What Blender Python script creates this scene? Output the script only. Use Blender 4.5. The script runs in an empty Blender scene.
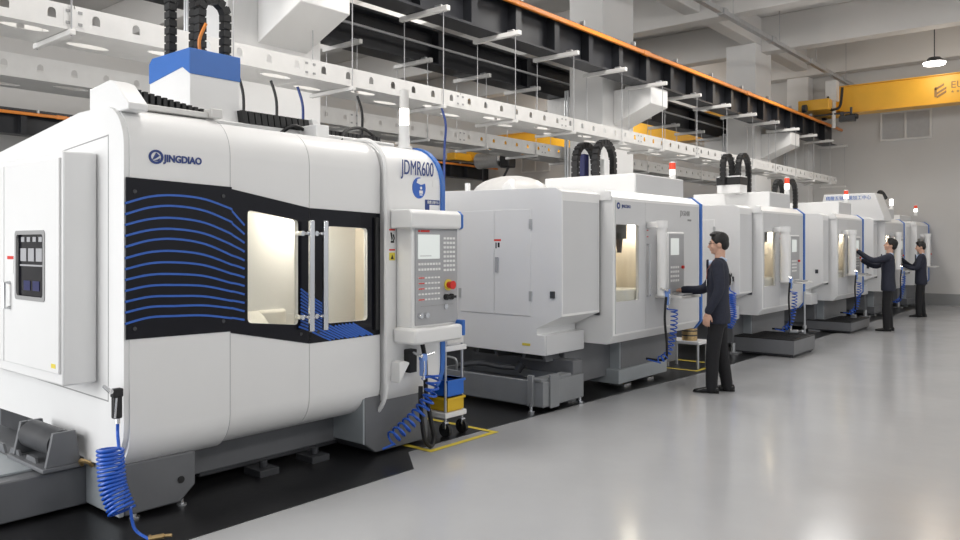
import bpy, bmesh, math, random
from mathutils import Vector, Matrix, Euler
random.seed(7)
SC = bpy.context.scene
COL = SC.collection
PI = math.pi
# ---------------------------------------------------------------- camera model (used to size things from their distance)
CAM_H = 1.63; FPX = 777.0; HORIZON = 243.5
YAW = math.atan(650 / 777.0); CC = math.cos(YAW); SS = math.sin(YAW)

# ---------------------------------------------------------------- materials
def mat(name, col, rough=0.5, metal=0.0, spec=0.5, noise=0.0, nscale=8.0, bump=0.0, bscale=60.0,
        emit=None, estr=0.0, coat=0.0, trans=0.0, alpha=1.0, rvar=0.0):
    m = bpy.data.materials.new(name); m.use_nodes = True
    nt = m.node_tree; b = nt.nodes['Principled BSDF']
    b.inputs['Base Color'].default_value = (*col, 1)
    b.inputs['Roughness'].default_value = rough
    b.inputs['Metallic'].default_value = metal
    b.inputs['Specular IOR Level'].default_value = spec
    b.inputs['Coat Weight'].default_value = coat
    b.inputs['Transmission Weight'].default_value = trans
    b.inputs['Alpha'].default_value = alpha
    if emit:
        b.inputs['Emission Color'].default_value = (*emit, 1)
        b.inputs['Emission Strength'].default_value = estr
    if noise or bump or rvar:
        tc = nt.nodes.new('ShaderNodeTexCoord')
        if noise or rvar:
            n = nt.nodes.new('ShaderNodeTexNoise'); n.inputs['Scale'].default_value = nscale
            n.inputs['Detail'].default_value = 4
            nt.links.new(tc.outputs['Object'], n.inputs['Vector'])
        if noise:
            r = nt.nodes.new('ShaderNodeValToRGB')
            r.color_ramp.elements[0].color = (*[c * (1 - noise) for c in col], 1)
            r.color_ramp.elements[1].color = (*[min(1, c * (1 + noise)) for c in col], 1)
            r.color_ramp.elements[0].position = 0.3; r.color_ramp.elements[1].position = 0.7
            nt.links.new(n.outputs['Fac'], r.inputs['Fac'])
            nt.links.new(r.outputs['Color'], b.inputs['Base Color'])
        if rvar:
            mr = nt.nodes.new('ShaderNodeMapRange')
            mr.inputs['To Min'].default_value = max(0, rough - rvar); mr.inputs['To Max'].default_value = rough + rvar
            nt.links.new(n.outputs['Fac'], mr.inputs['Value']); nt.links.new(mr.outputs['Result'], b.inputs['Roughness'])
        if bump:
            n2 = nt.nodes.new('ShaderNodeTexNoise'); n2.inputs['Scale'].default_value = bscale
            nt.links.new(tc.outputs['Object'], n2.inputs['Vector'])
            bp = nt.nodes.new('ShaderNodeBump'); bp.inputs['Strength'].default_value = bump
            bp.inputs['Distance'].default_value = 0.01
            nt.links.new(n2.outputs['Fac'], bp.inputs['Height']); nt.links.new(bp.outputs['Normal'], b.inputs['Normal'])
    return m

M = dict(
    white=mat('white_paint', (.83, .83, .825), .35, noise=.01, nscale=3),
    facegrey=mat('grey_paint_and_shade', (.63, .635, .645), .35, noise=.01, nscale=3),  # own grey of doors and fascias, also painted shade on white bodies
    seam=mat('seam_grey', (.32, .32, .32), .5),
    blue=mat('blue_paint', (.035, .155, .52), .35, noise=.03),
    stripe=mat('blue_stripe', (.03, .125, .52), .4),
    navy=mat('navy_print', (.02, .05, .22), .4),
    black=mat('black_gloss', (.006, .006, .010), .15, noise=.1, spec=.3),
    rubber=mat('black_rubber', (.012, .012, .013), .5, noise=.1),
    base=mat('base_grey_paint', (.155, .16, .17), .4, noise=.05, nscale=5),
    basel=mat('light_base_paint', (.36, .39, .41), .4, noise=.04, nscale=5),
    tank=mat('tank_grey_paint', (.24, .25, .26), .4, noise=.05, nscale=5),
    dark=mat('dark_steel', (.045, .047, .052), .45, noise=.15),
    panel=mat('panel_grey', (.40, .405, .42), .45),
    screen=mat('screen_pale', (.72, .76, .74), .2, emit=(.85, .9, .87), estr=.25),
    chrome=mat('chrome', (.75, .76, .78), .2, 1.0, noise=.02),
    steel=mat('galvanised_steel', (.55, .56, .57), .35, .85, noise=.06, nscale=14),
    alu=mat('white_tray_metal', (.70, .69, .67), .4, .0, noise=.03),
    cream=mat('chamber_lining', (.78, .72, .62), .4, noise=.04),
    creamw=mat('chamber_white', (.85, .84, .80), .35, noise=.02),
    glass=mat('clear_glass', (1, 1, 1), .05, trans=1.0),
    orange=mat('orange_paint', (.75, .24, .03), .4, noise=.05),
    yellow=mat('crane_yellow', (.80, .42, .03), .35, noise=.04, nscale=3),
    tape=mat('yellow_tape', (.72, .56, .05), .6, noise=.06, nscale=20),
    red=mat('red_plastic', (.70, .03, .02), .35, noise=.03),
    redglow=mat('beacon_red', (.75, .06, .03), .3, emit=(1, .12, .04), estr=.25),
    lampwhite=mat('beacon_white', (.9, .9, .88), .3, emit=(1, .95, .88), estr=.6),
    ledglow=mat('beacon_lit', (.9, .9, .88), .3, emit=(1, .97, .9), estr=6),
    beam=mat('runway_black_paint', (.020, .021, .025), .38, noise=.12, nscale=4, spec=.35),
    column=mat('column_paint', (.78, .775, .765), .6, noise=.015, nscale=2),
    hose=mat('blue_hose', (.02, .11, .55), .3, noise=.04),
    hosep=mat('pale_blue_plastic', (.20, .34, .75), .35),
    label=mat('label_white', (.85, .85, .84), .5),
    labely=mat('label_yellow', (.80, .66, .08), .5),
    brown=mat('brown_print', (.30, .16, .05), .5),
    brass=mat('brass_mesh', (.60, .42, .20), .35, .8, noise=.2, nscale=40),
    navybox=mat('navy_plastic', (.012, .016, .10), .35),
    skin=mat('skin', (.62, .37, .27), .5, noise=.05, nscale=20),
    hair=mat('hair_black', (.008, .007, .007), .6, noise=.3, nscale=60),
    suit=mat('suit_navy_cloth', (.017, .020, .036), .8, noise=.15, nscale=40, bump=.2, bscale=150),
    trous=mat('trousers_black_cloth', (.008, .008, .010), .8, noise=.15, nscale=40, bump=.2, bscale=150),
    shirt=mat('shirt_pale_blue', (.55, .65, .82), .7, noise=.03),
    tie=mat('tie_blue', (.02, .05, .20), .6, noise=.1),
    shoe=mat('shoe_black_leather', (.006, .006, .006), .2, noise=.1),
    grating=mat('tread_black', (.015, .015, .016), .6, noise=.2, nscale=40),
    binblue=mat('bin_blue', (.02, .15, .60), .4, noise=.04),
    binyel=mat('bin_yellow', (.75, .48, .02), .4, noise=.06),
    vent=mat('vent_grey', (.60, .60, .60), .5, noise=.03),
    wirecol=mat('grey_wire', (.45, .45, .46), .4, .6),
    lip=mat('lip_red', (.42, .17, .14), .5), eye=mat('eye_dark', (.02, .015, .012), .2),
    lamp=mat('lamp_lens', (.9, .9, .88), .3, emit=(1, .96, .9), estr=9),
)

def wall_mat(name, col, bump=.08):
    return mat(name, col, .65, noise=.025, nscale=.8, bump=bump, bscale=30)
M['wall'] = wall_mat('wall_grey_plaster', (.60, .59, .575))
M['ceil'] = wall_mat('ceiling_plaster', (.66, .645, .625))
M['skirt'] = wall_mat('skirting_grey', (.27, .275, .275))
def floor_mat():
    m = bpy.data.materials.new('epoxy_floor'); m.use_nodes = True
    nt = m.node_tree; b = nt.nodes['Principled BSDF']
    tc = nt.nodes.new('ShaderNodeTexCoord')
    n = nt.nodes.new('ShaderNodeTexNoise'); n.inputs['Scale'].default_value = .9; n.inputs['Detail'].default_value = 6
    nt.links.new(tc.outputs['Object'], n.inputs['Vector'])
    r = nt.nodes.new('ShaderNodeValToRGB')
    r.color_ramp.elements[0].position = .3; r.color_ramp.elements[1].position = .7
    r.color_ramp.elements[0].color = (.415, .42, .43, 1); r.color_ramp.elements[1].color = (.455, .46, .47, 1)
    nt.links.new(n.outputs['Fac'], r.inputs['Fac']); nt.links.new(r.outputs['Color'], b.inputs['Base Color'])
    n2 = nt.nodes.new('ShaderNodeTexNoise'); n2.inputs['Scale'].default_value = 2.2; n2.inputs['Detail'].default_value = 5
    nt.links.new(tc.outputs['Object'], n2.inputs['Vector'])
    mr = nt.nodes.new('ShaderNodeMapRange'); mr.inputs['To Min'].default_value = .12; mr.inputs['To Max'].default_value = .22
    nt.links.new(n2.outputs['Fac'], mr.inputs['Value']); nt.links.new(mr.outputs['Result'], b.inputs['Roughness'])
    n3 = nt.nodes.new('ShaderNodeTexNoise'); n3.inputs['Scale'].default_value = 5
    nt.links.new(tc.outputs['Object'], n3.inputs['Vector'])
    bp = nt.nodes.new('ShaderNodeBump'); bp.inputs['Strength'].default_value = .05; bp.inputs['Distance'].default_value = .02
    nt.links.new(n3.outputs['Fac'], bp.inputs['Height']); nt.links.new(bp.outputs['Normal'], b.inputs['Normal'])
    b.inputs['Specular IOR Level'].default_value = .55
    return m
M['floor'] = floor_mat()
M['mat'] = mat('black_floor_paint', (.012, .012, .013), .3, noise=.3, nscale=3, bump=.05, bscale=20)
def glass_mat():
    m = bpy.data.materials.new('window_glass'); m.use_nodes = True
    nt = m.node_tree
    for n in list(nt.nodes):
        if n.type != 'OUTPUT_MATERIAL': nt.nodes.remove(n)
    out = nt.nodes['Material Output']
    t = nt.nodes.new('ShaderNodeBsdfTransparent'); t.inputs['Color'].default_value = (.95, .95, .93, 1)
    g = nt.nodes.new('ShaderNodeBsdfGlossy'); g.inputs['Roughness'].default_value = .06
    lw = nt.nodes.new('ShaderNodeLayerWeight'); lw.inputs['Blend'].default_value = .5
    pw = nt.nodes.new('ShaderNodeMath'); pw.operation = 'POWER'; pw.inputs[1].default_value = 4
    nt.links.new(lw.outputs['Facing'], pw.inputs[0])
    ma = nt.nodes.new('ShaderNodeMath'); ma.operation = 'MULTIPLY_ADD'; ma.inputs[1].default_value = .5; ma.inputs[2].default_value = .03
    nt.links.new(pw.outputs[0], ma.inputs[0]); lw = ma
    mx = nt.nodes.new('ShaderNodeMixShader')
    nt.links.new(lw.outputs[0], mx.inputs[0]); nt.links.new(t.outputs[0], mx.inputs[1]); nt.links.new(g.outputs[0], mx.inputs[2])
    nt.links.new(mx.outputs[0], out.inputs['Surface'])
    return m
M['pane'] = glass_mat()

# ---------------------------------------------------------------- mesh builder
def catmull(pts, sub=6):
    P = [Vector(p) for p in pts]
    if len(P) < 3: return P
    out = []
    for i in range(len(P) - 1):
        p0 = P[max(i - 1, 0)]; p1 = P[i]; p2 = P[i + 1]; p3 = P[min(i + 2, len(P) - 1)]
        for k in range(sub):
            t = k / sub
            out.append(0.5 * ((2 * p1) + (p2 - p0) * t + (2 * p0 - 5 * p1 + 4 * p2 - p3) * t * t + (3 * p1 - p0 - 3 * p2 + p3) * t ** 3))
    out.append(P[-1]); return out

def axpt(axis, a, u, v):
    return (a, u, v) if axis == 'x' else ((u, a, v) if axis == 'y' else (u, v, a))

class MB:
    def __init__(s): s.bm = bmesh.new()
    def box(s, x0, x1, y0, y1, z0, z1):
        v = [s.bm.verts.new((x, y, z)) for x in (x0, x1) for y in (y0, y1) for z in (z0, z1)]
        for f in ((0, 1, 3, 2), (4, 6, 7, 5), (0, 4, 5, 1), (2, 3, 7, 6), (0, 2, 6, 4), (1, 5, 7, 3)):
            s.bm.faces.new([v[i] for i in f])
        return s
    def prism(s, poly, axis, a0, a1):
        A = [s.bm.verts.new(axpt(axis, a0, u, v)) for u, v in poly]
        B = [s.bm.verts.new(axpt(axis, a1, u, v)) for u, v in poly]
        n = len(poly)
        s.bm.faces.new(A); s.bm.faces.new(B[::-1])
        for i in range(n):
            s.bm.faces.new((A[i], B[i], B[(i + 1) % n], A[(i + 1) % n]))
        return s
    def plate(s, outer, holes, axis, a0, a1):
        loops = [outer] + list(holes)
        caps = []
        for a in (a0, a1):
            Ls = []; edges = []
            for L in loops:
                V = [s.bm.verts.new(axpt(axis, a, u, v)) for u, v in L]
                Ls.append(V)
                for i in range(len(V)): edges.append(s.bm.edges.new((V[i], V[(i + 1) % len(V)])))
            bmesh.ops.triangle_fill(s.bm, use_beauty=True, use_dissolve=False, edges=edges)
            caps.append(Ls)
        for A, B in zip(*caps):
            n = len(A)
            for i in range(n): s.bm.faces.new((A[i], B[i], B[(i + 1) % n], A[(i + 1) % n]))
        return s
    def tube(s, pts, r, n=8, smooth=0, closed=False):
        P = catmull(pts, smooth) if smooth else [Vector(p) for p in pts]
        m = len(P)
        R = r if isinstance(r, (list, tuple)) else [r] * m
        if len(R) != m:
            R = [R[min(int(i / (m - 1) * (len(R) - 1)), len(R) - 2)] * (1 - (i / (m - 1) * (len(R) - 1) - min(int(i / (m - 1) * (len(R) - 1)), len(R) - 2)))
                 + R[min(int(i / (m - 1) * (len(R) - 1)), len(R) - 2) + 1] * (i / (m - 1) * (len(R) - 1) - min(int(i / (m - 1) * (len(R) - 1)), len(R) - 2)) for i in range(m)]
        rings = []; up = None
        for i in range(m):
            t = (P[(i + 1) % m] - P[i - 1]) if closed else (P[min(i + 1, m - 1)] - P[max(i - 1, 0)])
            if t.length < 1e-9: t = Vector((0, 0, 1))
            t.normalize()
            if up is None:
                up = Vector((0, 0, 1)) if abs(t.z) < .9 else Vector((1, 0, 0))
            u = up - t * up.dot(t)
            if u.length < 1e-6: u = t.orthogonal()
            u.normalize(); w = t.cross(u); up = u
            rr = R[i]
            ra, rb = rr if isinstance(rr, (tuple, list)) else (rr, rr)
            rings.append([s.bm.verts.new(P[i] + u * (ra * math.cos(2 * PI * k / n)) + w * (rb * math.sin(2 * PI * k / n))) for k in range(n)])
        for i in range(m if closed else m - 1):
            A = rings[i]; B = rings[(i + 1) % m]
            for k in range(n): s.bm.faces.new((A[k], A[(k + 1) % n], B[(k + 1) % n], B[k]))
        if not closed:
            s.bm.faces.new(rings[0][::-1]); s.bm.faces.new(rings[-1])
        return s
    def cyl(s, p0, p1, r0, r1=None, n=16):
        return s.tube([p0, p1], [r0, r0 if r1 is None else r1], n)
    def loft(s, rings):
        Rs = [[s.bm.verts.new(p) for p in r] for r in rings]
        n = len(Rs[0])
        for A, B in zip(Rs, Rs[1:]):
            for k in range(n): s.bm.faces.new((A[k], A[(k + 1) % n], B[(k + 1) % n], B[k]))
        s.bm.faces.new(Rs[0][::-1]); s.bm.faces.new(Rs[-1])
        return s
    def ell(s, c, r, n=16, rot=None):
        m = Matrix.Translation(c) @ (rot.to_4x4() if rot else Matrix.Identity(4)) @ Matrix.Diagonal((*r, 1))
        bmesh.ops.create_uvsphere(s.bm, u_segments=n, v_segments=max(6, n // 2 + 2), radius=1, matrix=m)
        return s
    def ribbon(s, pts2, w, x):
        """flat ribbon lying on a plane x = const, pts2 in (y, z)"""
        P = [Vector((p[0], p[1])) for p in pts2]
        prev = None
        for i in range(len(P)):
            t = P[min(i + 1, len(P) - 1)] - P[max(i - 1, 0)]
            if t.length < 1e-9: continue
            t.normalize(); nn = Vector((-t.y, t.x)) * w / 2
            q = [s.bm.verts.new((x + dx, P[i].x + sg * nn.x, P[i].y + sg * nn.y)) for dx in (0, .003) for sg in (-1, 1)]
            if prev:
                for a, b in ((0, 1), (1, 3), (3, 2), (2, 0)):
                    s.bm.faces.new((prev[a], prev[b], q[b], q[a]))
            prev = q
        return s
    def build(s, name, m, parent=None, bevel=0.0, smooth=35, loc=None, seg=2):
        bmesh.ops.recalc_face_normals(s.bm, faces=s.bm.faces[:])
        me = bpy.data.meshes.new(name); s.bm.to_mesh(me); s.bm.free()
        me.materials.append(M[m] if isinstance(m, str) else m)
        o = bpy.data.objects.new(name, me); COL.objects.link(o)
        if parent: o.parent = parent
        if loc: o.location = loc
        if smooth:
            me.polygons.foreach_set('use_smooth', [True] * len(me.polygons))
            me.set_sharp_from_angle(angle=math.radians(smooth))
        if bevel:
            b = o.modifiers.new('bevel', 'BEVEL'); b.width = bevel; b.segments = seg; b.limit_method = 'ANGLE'
            b.angle_limit = math.radians(40); b.harden_normals = False
        return o

def rrect(u0, u1, v0, v1, r=.02, n=4):
    out = []
    for cu, cv, a in ((u1 - r, v1 - r, 0), (u0 + r, v1 - r, 90), (u0 + r, v0 + r, 180), (u1 - r, v0 + r, 270)):
        for k in range(n + 1):
            t = math.radians(a + 90 * k / n); out.append((cu + r * math.cos(t), cv + r * math.sin(t)))
    return out
def rpoly(pts, r=.03, n=4):
    out = []; m = len(pts)
    for i in range(m):
        p = Vector(pts[i]); a = (Vector(pts[i - 1]) - p).normalized(); b = (Vector(pts[(i + 1) % m]) - p).normalized()
        p0 = p + a * r; p1 = p + b * r
        for k in range(n + 1):
            t = k / n; q = p0 * (1 - t) ** 2 + p * 2 * t * (1 - t) + p1 * t * t
            out.append((q.x, q.y))
    return out
def oval(cu, cv, ru, rv, n=12):
    return [(cu + ru * math.cos(2 * PI * k / n), cv + rv * math.sin(2 * PI * k / n)) for k in range(n)]

def thing(name, label, cat, loc=(0, 0, 0), rotz=0, group=None):
    o = bpy.data.objects.new(name, None); COL.objects.link(o)
    o.location = loc; o.rotation_euler = (0, 0, rotz); o['label'] = label; o['category'] = cat
    o.empty_display_size = .2
    if group: o['group'] = group
    return o
def tag(o, label, cat, group=None):
    o['label'] = label; o['category'] = cat
    if group: o['group'] = group
    return o
def struct(o, label, cat):
    o['kind'] = 'structure'; o['label'] = label; o['category'] = cat; return o
def dup(root, loc, label):
    r = root.copy(); COL.objects.link(r); r.location = loc; r['label'] = label
    for ch in list(root.children):
        c = ch.copy(); COL.objects.link(c); c.parent = r
        for g in ch.children:
            d = g.copy(); COL.objects.link(d); d.parent = c
    return r

DG = None
def text(s, size, m, parent, loc, face='x', name='lettering', depth=.002, align='LEFT', sx=1.0, bold=0.0):
    cu = bpy.data.curves.new('txt', 'FONT'); cu.body = s; cu.size = size; cu.extrude = depth; cu.align_x = align
    cu.offset = bold; cu.resolution_u = 3
    t = bpy.data.objects.new('txt', cu); COL.objects.link(t)
    bpy.context.view_layer.update()
    dg = bpy.context.evaluated_depsgraph_get()
    me = bpy.data.meshes.new_from_object(t.evaluated_get(dg))
    bpy.data.objects.remove(t)
    me.materials.clear(); me.materials.append(M[m])
    R = Euler((PI / 2, 0, PI / 2)) if face == 'x' else Euler((PI / 2, 0, 0))
    me.transform(R.to_matrix().to_4x4() @ Matrix.Diagonal((sx, 1, 1, 1)))
    me.name = name
    o = bpy.data.objects.new(name, me); COL.objects.link(o); o.location = loc
    if parent: o.parent = parent
    return o

def coil(path, R, turns, r, n=6, per=14):
    """helical hose wound round a smooth path"""
    P = catmull(path, 12); L = [0]
    for a, b in zip(P, P[1:]): L.append(L[-1] + (b - a).length)
    tot = L[-1]; N = int(turns * per); out = []; up = Vector((1, 0.3, 0)).normalized(); j = 0
    for i in range(N + 1):
        d = tot * i / N
        while j < len(L) - 2 and L[j + 1] < d: j += 1
        f = (d - L[j]) / max(1e-9, L[j + 1] - L[j]); p = P[j].lerp(P[j + 1], f)
        t = (P[j + 1] - P[j]).normalized(); u = (up - t * up.dot(t)).normalized(); w = t.cross(u); up = u
        a = 2 * PI * turns * i / N
        out.append(p + u * R * math.cos(a) + w * R * math.sin(a))
    return out

# ================================================================ SETTING
struct(MB().box(-19.6, 9, -7, 23.75, -.1, 0).build('floor', 'floor', smooth=0), 'glossy pale grey epoxy factory floor', 'floor')
struct(MB().prism([(-19.4, -6), (-3.97, -6), (-3.97, 4.0), (-4.33, 4.3), (-4.33, 5.2), (-4.25, 7.5), (-4.12, 9.5), (-4.12, 23.5), (-19.4, 23.5)], 'z', 0, .003)
       .build('floor_strip', 'mat', smooth=0), 'black painted strip of floor under the row of machines', 'floor')
struct(MB().box(-19.8, 9, 23.65, 23.9, 0, 7.6).build('wall_back', 'wall', smooth=0), 'plain grey end wall of the hall', 'wall')
struct(MB().box(-19.8, -19.5, -7, 23.65, 0, 7.6).build('wall_left', 'wall', smooth=0), 'far grey side wall beyond the second bay', 'wall')
struct(MB().box(-19.8, 9, -7, 23.9, 7.3, 7.6).build('ceiling', 'ceil', smooth=0), 'white plastered ceiling slab', 'ceiling')
struct(MB().box(-19.5, 9, 23.62, 23.65, 0, .30).build('baseboard_back', 'skirt', smooth=0), 'dark grey skirting band along the end wall', 'baseboard')
for i, y in enumerate((1.2, 4.9, 8.55, 12.2, 15.85, 19.5, 23.1)):
    struct(MB().box(-19.5, 9, y, y + .42, 6.43, 7.3).build('ceiling_beam', 'ceil', bevel=.02), 'white concrete beam crossing the ceiling', 'beam')
for x in (-7.45, -1.2, 4.5):
    struct(MB().box(x, x + .35, -7, 23.65, 6.6, 7.3).build('ceiling_beam', 'ceil', bevel=.02), 'white concrete beam running along the ceiling', 'beam')

CX = -7.1
def column(y, w, d, label, pilaster=False):
    c = thing('column', label, 'column', (CX, y, 0)); c['kind'] = 'structure'
    MB().box(-d, 0, 0, w, 0, 6.6).build('shaft', 'column', c, bevel=.015)
    if not pilaster:
        for sx, x0 in ((1, 0), (-1, -d)):
            MB().prism([(x0, 3.76), (x0, 4.37), (x0 + sx * .74, 4.37), (x0 + sx * .74, 4.06)], 'y', .36, 1.0).build('corbel', 'column', c, bevel=.01)
    for px in (.06, .14):
        MB().cyl((-d - px * .6 + .02, -.03, 0), (-d - px * .6 + .02, -.03, 4.4), .022, n=8).build('conduit', 'steel', c)
    return c
column(4.45, 1.2, .7, 'white concrete column behind the nearest machine')
column(11.85, 1.1, .7, 'white concrete column behind the second machine')
column(19.1, 1.1, .75, 'white concrete column behind the fourth machine')
column(23.2, .44, .6, 'white pilaster against the end wall', True)

# louvred vents on the end wall
for x0, x1, z0, z1, lab in ((-5.3, -4.05, 4.45, 5.25, 'grey louvred vent on end wall below the yellow crane girder'),
                            (-17.7, -16.4, 4.3, 4.95, 'grey louvred vent on end wall beyond the cable trays')):
    v = thing('wall_vent', lab, 'vent', (x0, 23.65, z0))
    w = x1 - x0; h = z1 - z0
    MB().plate([(0, 0), (w, 0), (w, h), (0, h)], [[(.05, .05), (w / 2 - .025, .05), (w / 2 - .025, h - .05), (.05, h - .05)],
               [(w / 2 + .025, .05), (w - .05, .05), (w - .05, h - .05), (w / 2 + .025, h - .05)]], 'y', -.07, 0).build('frame', 'alu', v, smooth=0)
    for a0, a1 in ((.05, w / 2 - .025), (w / 2 + .025, w - .05)):
        b = MB(); n = 18
        for k in range(n):
            z = .06 + (h - .12) * k / n
            b.prism([(-.045, z), (-.040, z - .002), (-.018, z + .042), (-.023, z + .044)], 'x', a0, a1)
        # prism on axis x takes (y, z)
        b.build('louvre', 'vent', v, smooth=0)

# ================================================================ CRANE RUNWAYS
def runway(xc, y0, y1, label, side=1, z0=4.37, z1=4.92, orange=True, pitch=.92):
    r = thing('runway_beam', label, 'crane beam', (xc, y0, 0), group=None)
    L = y1 - y0; b = MB()
    b.box(-.17, .17, 0, L, z0, z0 + .03).box(-.17, .17, 0, L, z1 - .03, z1).box(-.012, .012, 0, L, z0 + .03, z1 - .03)
    b.build('girder', 'beam', r, smooth=0)
    for k in range(int(L / pitch)):
        MB().box(.012, .155, .3 + k * pitch, .42 + k * pitch, z0 + .03, z1 - .03).build('stiffener', 'beam', r, smooth=0)
        MB().box(-.155, -.012, .3 + k * pitch, .42 + k * pitch, z0 + .03, z1 - .03).build('stiffener', 'beam', r, smooth=0)
    MB().box(-.035, .035, 0, L, z1, z1 + .06).build('rail', 'dark', r, smooth=0)
    if orange:
        x = .2 * side
        MB().box(x - .02, x + .03, -.0, L + .3, z1 - .10, z1 - .03).build('conductor_rail', 'orange', r, bevel=.012)
        for k in range(int(L / 1.55)):
            MB().box(x - .03, x + .04, .5 + k * 1.55, .54 + k * 1.55, z1 - .03, z1 + .04).build('clip', 'steel', r, smooth=0)
        for k in range(int(L / 4.6)):
            MB().box(x - .028, x + .038, 1.0 + k * 4.6, 1.22 + k * 4.6, z1 - .108, z1 - .022).build('joint_cover', 'orange', r, bevel=.01)
    return r
runway(-6.5, -3, 23.3, 'black crane runway beam with orange conductor rail in front of the columns')
fb = runway(-8.35, -3, 23.3, 'black crane runway beam behind the columns carrying a thin silver pipe', orange=False, pitch=2.3)
MB().tube([(.19, 0, 4.64), (.19, 26.3, 4.64)], .022).build('pipe', 'steel', fb)
runway(-18.5, -3, 22.6, 'black crane runway beam on the far side of the second bay', z0=3.98, z1=4.5)

# ================================================================ BRIDGE CRANES
def girder(cr, x0, x1, y, z0, z1, w=.42):
    MB().prism([(x0, z0 + .12), (x0 + .5, z0), (x1, z0), (x1, z1), (x0, z1)], 'y', y - w / 2, y + w / 2).build('girder', 'yellow', cr, bevel=.01)
    MB().box(x0, x1, y - w / 2 - .06, y + w / 2 + .06, z1, z1 + .02).build('top_flange', 'yellow', cr, smooth=0)
    MB().box(x0, x1, y - w / 2 - .05, y + w / 2 + .05, z0 - .02, z0).build('bottom_flange', 'yellow', cr, smooth=0)
BY = 22.0
cr = thing('bridge_crane', 'yellow overhead bridge crane spanning the aisle near the end wall', 'crane', (-6.5, BY, 5.04))
girder(cr, .35, 14.5, 0, 0.02, .70)
MB().box(-.22, .55, -.9, .9, .06, .34).build('end_carriage', 'yellow', cr, bevel=.02)
for yy in (-1.05, .65):
    MB().cyl((-.05, yy, .10), (.05, yy, .10), .10).build('wheel', 'dark', cr)
MB().box(.38, .66, -.62, -.34, .30, .84).build('control_box', 'alu', cr, bevel=.02)
MB().tube([(.45, -.6, .42), (.5, -.66, .12), (.62, -.68, .06), (.76, -.64, .16), (.80, -.6, .62)], .035, smooth=6).build('cable', 'rubber', cr)
MB().tube([(.58, -.55, .32), (.58, -.56, -.40)], .05).build('pendant_post', 'alu', cr)
b = MB(); b.box(.72, 1.1, -.65, -.45, -.26, -.12); b.cyl((.78, -.55, -.12), (.78, -.55, .0), .05); b.box(.1, 1.0, -.6, -.55, -.06, -.02); b.cyl((1.0, -.55, -.12), (1.0, -.55, .1), .03)
b.build('buffer', 'dark', cr, bevel=.01)
MB().box(.85, 1.15, -.60, -.42, -.20, -.08).build('motor', 'rubber', cr, bevel=.02)
# emblem of slanted bars and the first letters of the maker
b = MB(); ex = 2.82; yf = -.225
for k, (dx, dz) in enumerate(((0, .26), (.05, .17), (.05, .08))):
    b.prism([(ex + dx, .12 + dz), (ex + dx + .20, .12 + dz + .12), (ex + dx + .20, .12 + dz + .07), (ex + dx, .07 + dz)], 'y', yf, yf + .015)
b.box(ex, ex + .05, yf, yf + .015, .18, .42)
b.build('emblem', 'brown', cr, smooth=0)
text('EUR', .24, 'brown', cr, (3.16, yf + .008, .36), 'y', align='LEFT')
text('★ ★ ★', .09, 'brown', cr, (3.16, yf + .008, .24), 'y')

lc = thing('bridge_crane', 'yellow bridge crane in the second bay seen between the cable trays', 'crane', (-18.5, 21.6, 4.56))
girder(lc, -.05, 10.05, 0, .1, .85)
MB().box(-.2, .2, -1.1, .9, .04, .30).build('end_carriage', 'yellow', lc, bevel=.02)
MB().box(9.95, 10.35, -1.1, .9, .42, .64).build('end_carriage', 'yellow', lc, bevel=.02)
MB().cyl((1.0, -.75, -.05), (2.0, -.75, -.05), .28).build('hoist_drum', 'steel', lc)
MB().box(.95, 2.05, -.95, -.35, -.12, .1).build('hoist_frame', 'alu', lc, bevel=.03)
MB().box(2.05, 2.45, -.9, -.5, -.35, .12).build('hoist_motor', 'rubber', lc, bevel=.04)
MB().box(2.2, 3.3, -1.0, -.5, .16, .26).build('trolley_beam', 'yellow', lc, bevel=.02)
MB().tube([(1.2, -.75, -.2), (1.3, -.78, -.9), (1.9, -.78, -.9), (2.3, -.7, -.3)], .04, smooth=6).build('cable', 'rubber', lc)

# busbar trunking along the ceiling
bb = thing('busbar_trunking', 'grey square trunking hung along the ceiling towards the crane', 'trunking', (-5.9, 8, 5.95))
MB().box(-.05, .05, 0, 15.6, 0, .09).build('trunk', 'steel', bb, smooth=0)
for k in range(6):
    MB().cyl((0, 1.5 + k * 2.6, .09), (0, 1.5 + k * 2.6, 1.35), .008, n=6).build('hanger_rod', 'wirecol', bb)
    MB().box(-.07, .07, .9 + k * 2.6, 1.1 + k * 2.6, -.01, .11).build('joint_cover', 'steel', bb, smooth=0)

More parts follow.
